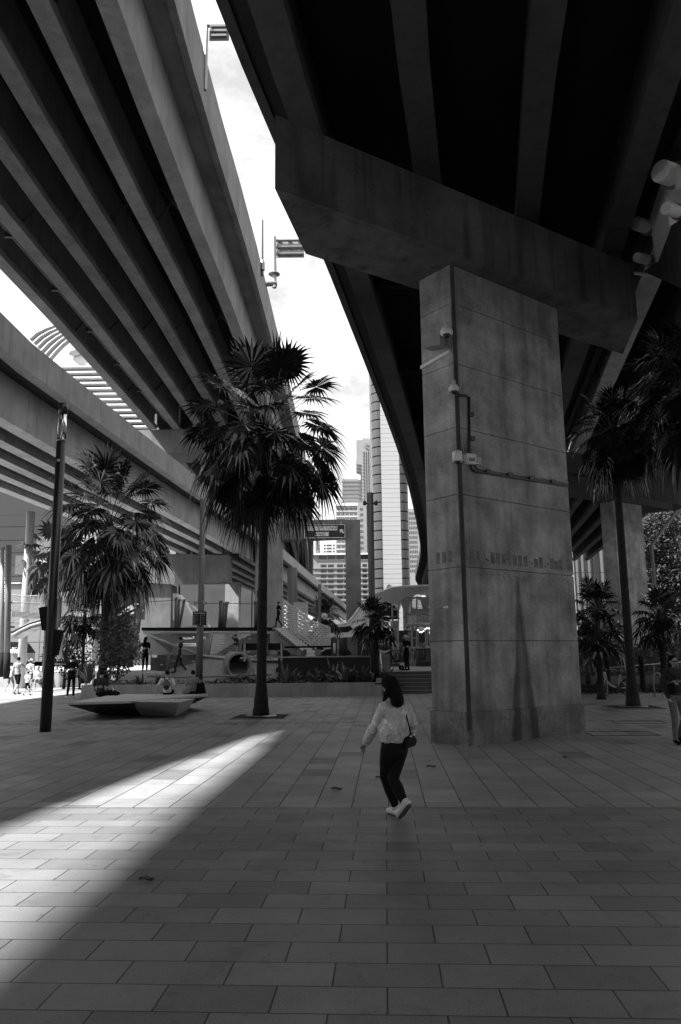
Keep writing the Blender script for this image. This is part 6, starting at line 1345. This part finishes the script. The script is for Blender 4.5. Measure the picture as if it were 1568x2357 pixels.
# seated on the bench
def seat(px, Y, z=ZT): return (pl(px,Y), Y, z)
person(seat(236,26.4), R(5), 1.72, 'man in dark T-shirt seated alone at the left end of the faceted bench', SIT, 'charcoal', 'black', 'short', 'short', 'short', shoes=CL['black'])
person(seat(388,26.6), R(2), 1.68, 'person in white T-shirt and grey backpack leaning back on both hands', SITLEAN, 'white', 'black', 'short', 'short', 'short', None, 'backpack')
person(seat(446,26.9), R(12), 1.66, 'person in blotched pale shirt seated at the right end of the bench', SIT, 'mid', 'black', 'short', 'long', 'short')
bgx = pl(463,26.6); bt = thing('shoulder_bag', (bgx,26.6,ZT), 'dark shoulder bag standing behind the person in the blotched shirt', 'bag'); obj('pouch', MB().slab([(bgx-.14,26.5,ZT),(bgx+.20,26.5,ZT+.03),(bgx+.12,26.5,ZT+.36),(bgx-.10,26.5,ZT+.36)], (0,.14,0)), CL['black'], bt); obj('handle', MB().tube([(bgx-.06,26.57,ZT+.35),(bgx-.03,26.57,ZT+.56),(bgx+.05,26.57,ZT+.56),(bgx+.08,26.57,ZT+.35)], .012, 6), CL['black'], bt)
bl = at_y(428,1590,26.5); tag(obj('ball', MB().ball((bl.x,26.5,ZT+.125), .125, 18, 12), CL['mid'], None, True), 'pale round ball on the bench between the two seated people', 'ball')
bz = pl(263,26.3); bb = thing('clothes_bundle', (bz,26.3,ZT), 'heap of dark bags with a clear bottle beside the seated man in dark T-shirt', 'bundle')
k_ = MB(); [k_.ball((bz+dx,26.3+dy,ZT+dz), r_, 10, 6) for dx,dy,dz,r_ in ((-.3,0,.06,(.16,.12,.07)),(-.05,.05,.09,(.2,.14,.1)),(.12,-.02,.06,(.14,.12,.07)))]; obj('cloth', remesh(k_, .02, 1), CL['black'], bb, fix=False)
obj('bottle', MB().lathe((bz+.02,26.2,ZT+.1), [(.034,0),(.036,.14),(.03,.17),(.015,.19),(.015,.22)], 12), ACRYL, bb, True)
# playground people
def play(px, py, Y): return at_y(px, py, Y)
person(play(333,1551,38.6), R(-12), 1.78, 'woman in black with long hair and cropped leggings, hand on hip, on the rubber path', HIPS, 'black', 'black', 'short', 'crop', 'long', group='people on the playground')
person(play(414,1549,38.6), R(95), 1.72, 'slim boy in dark clothes striding left below the rope net', WALK1, 'charcoal', 'charcoal', 'short', 'long', 'short', shoes=CL['black'], group='people on the playground')
person(play(542,1517,39.6), R(-25), 1.22, 'small child in dark top and patterned trousers climbing the pale timber deck', dict(el=(-.19,.05,.86), wl=(-.16,.12,.98), kl=(-.07,.08,.30)), 'charcoal', 'mid', 'long', 'long', 'short', shoes=CL['charcoal'], group='people on the playground')
person(play(641,1443.5,41.6), R(75), 1.35, 'boy in black standing at the very top of the white stair climb', WALK2, 'black', 'black', 'short', 'long', 'short', shoes=CL['black'], group='people on the playground')
person((pl(737,39.9),39.9,1.38), R(178), 1.6, 'person in a floppy hat seated at the dark rail table', SIT, 'grey', 'charcoal', 'short', 'long', 'short', 'dark_hat', None, group='people on the playground')
person((pl(936,38.6),38.6,.95), R(40), 1.68, 'woman in black dress and pale bucket hat standing by the pushchair', dict(kl=(-.03,.02,.285)), 'black', 'black', 'short', 'long', None, 'sunhat', None, shoes=CL['black'], group='people on the playground')
person(at_y(159,1424,43.6), R(-60), 1.7, 'person in striped dress crossing the arched walkway, mostly hidden by the lamp column', WALK1, 'mid', 'grey', 'long', 'long', 'short', group='people on the playground')
person((at_z(1561,1712).x+.03, at_z(1561,1712).y, 0), R(186), 1.70, 'man in sunglasses with a cross-body bag walking in at the right edge', dict(kl=(-.05,.06,.29), al=(-.06,-.10,.07), tl=(-.06,-.02,.015), kr=(.055,.04,.285), ar=(.055,.02,.045), tr=(.065,.14,.012), er=(.15,-.02,.65), wr=(.13,.08,.52), wl=(-.15,.10,.55)), 'charcoal', 'grey', 'long', 'long', 'bob', vox=.010, shoes=CL['black'])

# ------------------------------------------------------------------ the walking woman
YW = at_z(915,1886).y
def wj(px, py, dy): return at_y(px, py, YW+dy)
F = {k: wj(*v) for k, v in dict(
    head=(897,1578,.02), crown=(898,1566,.02), neck=(906,1612,0), sl=(884,1630,-.10), sr=(934,1629,.11), el=(862,1671,.02), wl=(842,1709,.16),
    er=(950,1662,.06), wr=(944,1694,.14), chest=(910,1648,0), waist=(908,1682,0), hip=(907,1715,0), hl=(895,1716,-.07), hr=(921,1716,.07),
    kl=(888,1786,.10), al=(911,1856,.16), tl=(896,1874,.30), kr=(905,1792,.0), ar=(931,1846,-.10), tr=(918,1880,.04)).items()}
wt_ = thing('person', (F['hip'].x, YW, 0), 'woman in pale bomber jacket, black trousers and cap walking away across the plaza', 'person')
fd = Vector((-.62,.78,0)).normalized(); rd = Vector((.78,.62,0)).normalized(); up_ = Vector((0,0,1))
q_ = .9
hfd = Vector((-.80,.58,-.05)).normalized(); hrd = hfd.cross(up_).normalized(); hup = hrd.cross(hfd); HMW = Matrix((hrd, hfd, hup)).transposed()
b_ = MB(); hc = F['head']
b_.ball(hc, (.068,.083,.100), 20, 16, HMW); b_.ball(hc-hup*.05+hfd*.018, (.047,.056,.055), 14, 10, HMW); b_.ball(hc+hfd*.086-hup*.016, (.010,.016,.02), 8, 6, HMW)
for sg in (-1,1): b_.ball(hc+hrd*sg*.068-hup*.01, (.009,.016,.027), 8, 6, HMW)
limb(b_, [hc-hup*.05, F['neck'], F['chest']*.5+F['neck']*.5], [.047,.05,.08]); limb(b_, [F['chest'],F['waist'],F['hip']], [.09,.085,.10])
for a,b,c in (('sl','el','wl'),('sr','er','wr')): limb(b_, [F['chest']*.4+F[a]*.6, F[a], F[b], F[c]], [.05,.042,.034,.022])
for a,b,c in (('hl','kl','al'),('hr','kr','ar')): limb(b_, [F[a],F[b],F[c]], [.07,.048,.030])
me = remesh(b_, .008, 3); hm = MB(); hand(hm, F['wl'], F['el'], .92, 1, .75); hand(hm, F['wr'], F['er'], .92, -1, .6); join(me, hm); wb = obj('body', me, SKIN, wt_, fix=False)
for sg in (-1,1): obj('eye', MB().ball(hc+hfd*.074+hrd*sg*.027+hup*.01, .009, 8, 6), BLACKM, wb)
obj('mouth', MB().ball(hc+hfd*.072-hup*.055, (.02,.008,.006), 8, 6, HMW), bpy.data.materials['lips'], wb)
# jacket: boxy, cropped, with gathered hem and cuffs
cd_ = (F['neck']-F['hip']).normalized(); CMW = Matrix((rd, fd, cd_)).transposed(); j_ = MB()
def oval(c, a, b, n=26, wob=0, ph=0): return [c + rd*a*math.cos(2*math.pi*k/n)*(1+wob*math.sin(5*2*math.pi*k/n+ph)) + fd*b*math.sin(2*math.pi*k/n)*(1+wob*math.cos(4*2*math.pi*k/n+ph)) for k in range(n)]
hemc = F['hip']+cd_*.075; rings = []; shc = (F['sl']+F['sr'])/2
for c, a, b, wb_, ph in ((hemc,.175,.145,0,0),(hemc+cd_*.05,.185,.15,.03,.6),(hemc+cd_*.11,.19,.152,.035,1.5),(F['waist']+cd_*.07,.185,.148,.03,2.3),(F['chest']+cd_*.01,.185,.142,.02,3.0),(F['chest']+cd_*.07,.18,.13,.01,3),(shc+cd_*.01,.155,.105,0,0),(F['neck']-cd_*.035,.085,.075,0,0),(F['neck']-cd_*.005,.06,.06,0,0)): rings.append(oval(c,a,b,26,wb_,ph))
vs = [p for r_ in rings for p in r_]; n_ = 26
j_.add(vs, [(i*n_+k, i*n_+(k+1)%n_, (i+1)*n_+(k+1)%n_, (i+1)*n_+k) for i in range(len(rings)-1) for k in range(n_)] + [tuple(range(n_-1,-1,-1)), tuple(range((len(rings)-1)*n_, len(rings)*n_))])
rnd = random.Random(8)
for a,b,c in (('sl','el','wl'),('sr','er','wr')):
    P = [F[a]*.75+shc*.25, F[a]]; rs = [.075,.074]
    for k in range(1,7): P.append(F[a]+(F[b]-F[a])*k/6); rs.append(.070-.004*k+(.006 if k%2 else 0))
    for k in range(1,7): P.append(F[b]+(F[c]-F[b])*k/6.4); rs.append(.060-.002*k+(.007 if k%2 else 0))
    limb(j_, P, rs, 14)
me = remesh(j_, .007, 3)
def jacketmat():
    t = NT('jacket_cloth'); fold = t.noise(9, 4, .6, (1,1,.6), 1.2); patch = t.M('MULTIPLY', t.rng(t.noise(16, 3, .6), .58, .62, 1, 1.6), t.rng(t.noise(13, 3, .6), .34, .40, .55, 1)); c_ = t.M('MULTIPLY', t.M('MULTIPLY', t.rng(fold, .3, .7, .72, 1.15), patch), .62)
    return t.out(c_, .75, .3, fold, .9, .05)
JK = jacketmat(); jk = obj('jacket', me, JK, wt_, fix=False)
hb_ = MB(); R0, R1 = oval(hemc-cd_*.03,.165,.135), oval(hemc+cd_*.018,.172,.142); hb_.loft(R0, R1); obj('hem_band', remesh(hb_, .006, 2), JK, jk, fix=False)
for a,b in (('el','wl'),('er','wr')): d = (F[b]-F[a]).normalized(); obj('cuff', MB().tube([F[b]-d*.035, F[b]-d*.01, F[b]+d*.012], [.043,.040,.038], 14), JK, jk, True)
obj('collar', MB().tube([F['neck']-cd_*.01, F['neck']+cd_*.022], [.064,.058], 16), JK, jk, True)
sh_ = MB(); sh_.loft(oval(hemc-cd_*.065,.13,.115), oval(hemc,.15,.13)); obj('shirt_tail', remesh(sh_, .007, 2), CL['light'], wt_, fix=False)
p_ = MB(); p_.ball(F['hip']+cd_*.0, (.158,.125,.12), 20, 12, CMW); p_.ball(F['hip']-cd_*.06-fd*.02, (.15,.125,.10), 20, 12, CMW)
for a,b,c in (('hl','kl','al'),('hr','kr','ar')): limb(p_, [F[a]-cd_*.04, F[a]*.5+F[b]*.5, F[b], F[b]*.55+F[c]*.45, F[c]+(F[b]-F[c])*.08], [.094,.088,.068,.066,.046], 14)
obj('trousers', remesh(p_, .008, 3), JEAN, wt_, fix=False)
for a, b in (('al','tl'),('ar','tr')):
    A3, T3 = F[a], F[b]; T3 = T3.copy(); d = (T3-A3).normalized(); ftop = fd if a == 'al' else fd
    heel = A3 - up_*.035 - fd*.045 if a == 'al' else A3 + (-fd*.055 - up_*.0)
    if a == 'al': ball_ = Vector((T3.x, T3.y, .045)) - fd*.05; toe = Vector((T3.x, T3.y, .038)); heel.z = .045
    else: toe = Vector((T3.x, T3.y, .040)); ball_ = toe + (heel-toe)*.32
    s_ = MB(); limb(s_, [heel, ball_, toe], [.038,.043,.036], 12); limb(s_, [A3+up_*.01, heel*.4+ball_*.6+(up_*.012)], [.045,.036], 12); sho = obj('shoe', remesh(s_, .006, 2), SHOEW, wt_, fix=False)
    dn = -(up_ if a == 'al' else (hrd*0 + ( (toe-heel).normalized().cross(rd) )).normalized()); dn = dn if dn.z < 0 else -dn
    so_ = MB(); limb(so_, [heel+dn*.026, ball_+dn*.026, toe+dn*.020], [.030,.034,.026], 12); obj('sole', remesh(so_, .006, 1), SOLE, sho, fix=False)
# hair: long, over the back of the neck and left side, tied under the cap strap
g = MB(); g.ball(hc-hfd*.012+hup*.01, (.078,.092,.098), 18, 12, HMW)
limb(g, [hc-hfd*.05, hc-hfd*.075-hup*.10, wj(915,1612,-.10), wj(914,1619,-.11)], [.078,.080,.078,.045]); limb(g, [hc-hfd*.03-hrd*.05-hup*.04, wj(889,1600,-.07), wj(883,1613,-.08)], [.05,.035,.014]); limb(g, [hc-hfd*.06+hrd*.03-hup*.05, wj(918,1598,-.03), wj(924,1612,-.04)], [.055,.045,.02])
obj('hair', remesh(g, .008, 1), HAIRM, wt_, fix=False)
cp = obj('cap', MB().ball(hc+hup*.035-hfd*.002, (.085,.100,.085), 22, 14, HMW), CL['black'], wt_, True); obj('brim', MB().ball(hc+hup*.028+hfd*.125, (.065,.075,.009), 16, 8, HMW), CL['black'], cp, True)
st3 = hc-hfd*.095+hup*.0; obj('strap_tail', MB().tube([st3+hrd*.03, st3+hrd*.06-hfd*.02, st3+hrd*.085-hfd*.02-hup*.006], .009, 6), CL['black'], cp); obj('buckle', MB().ball(st3+hrd*.035-hfd*.004, .010, 8, 6), CHROME, cp, True)
# shoulder bag
bp_ = [wj(936,1699,-.14), wj(951,1692,-.06), wj(959,1711,-.05), wj(957,1716,-.06), wj(936,1724,-.14)]
hbx = MB(); limb(hbx, [wj(934,1706,.0), wj(948,1704,.06)], [.07,.06]); hbx.loft([p for p in bp_], [p+fd*.11+rd*.02 for p in bp_])
bgo = obj('handbag', remesh(hbx, .007, 3), plain('bag_leather', .008, .6, .2), wt_, fix=False)
obj('strap', MB().tube([wj(947,1697,-.09), wj(942,1672,-.10), wj(936,1648,-.08), wj(929,1627,-.02), wj(926,1618,.06)], .009, 6), bpy.data.materials['bag_leather'], bgo, True)
obj('buckle', MB().ball(wj(946,1695,-.11), .014, 8, 6), CHROME, bgo, True); obj('buckle', MB().ball(wj(933,1636,-.07), .010, 8, 6), CHROME, bgo, True)
# sunglasses and cross-body bag of the man at the right edge
mn_ = [o for o in COL.objects if o.get('label','').startswith('man in sunglasses')][0]
mb_ = [c for c in mn_.children if c.name.startswith('body')][0]
eyes = [c for c in mb_.children if c.name.startswith('eye')]
ev = [sum((v.co for v in e.data.vertices), Vector())/len(e.data.vertices) for e in eyes]
em = (ev[0]+ev[1])/2; ed = (ev[1]-ev[0]).normalized(); ef = Vector((0,0,1)).cross(ed) ; ef = -ef if ef.y > 0 else ef
gl = MB()
for e in ev: gl.ball(e+ef*.012, (.027,.010,.020), 12, 8)
gl.tube([ev[0]+ef*.016, ev[1]+ef*.016], .004, 6)
for e, sg in zip(ev, (-1,1)): gl.tube([e+ef*.01+ed*sg*.02, e-ef*.08+ed*sg*.045], .004, 5)
obj('sunglasses', gl, BLACK, mb_, True)
mt = [c for c in mn_.children if c.name.startswith('top')][0]; hm_ = Vector((mn_.location.x, mn_.location.y, 1.12))
obj('shoulder_strap', MB().tube([hm_+Vector((-.15,-.09,.29)), hm_+Vector((-.06,-.155,.14)), hm_+Vector((.06,-.16,.0)), hm_+Vector((.15,-.12,-.12))], .014, 6), CL['black'], mt)
obj('crossbody_bag', MB().loft(*[[hm_+Vector((a_,y_,z_)) for a_,z_ in ((-.20,.02),(-.09,.06),(-.06,-.12),(-.17,-.18))] for y_ in (-.13,-.19)]), CL['black'], mt)
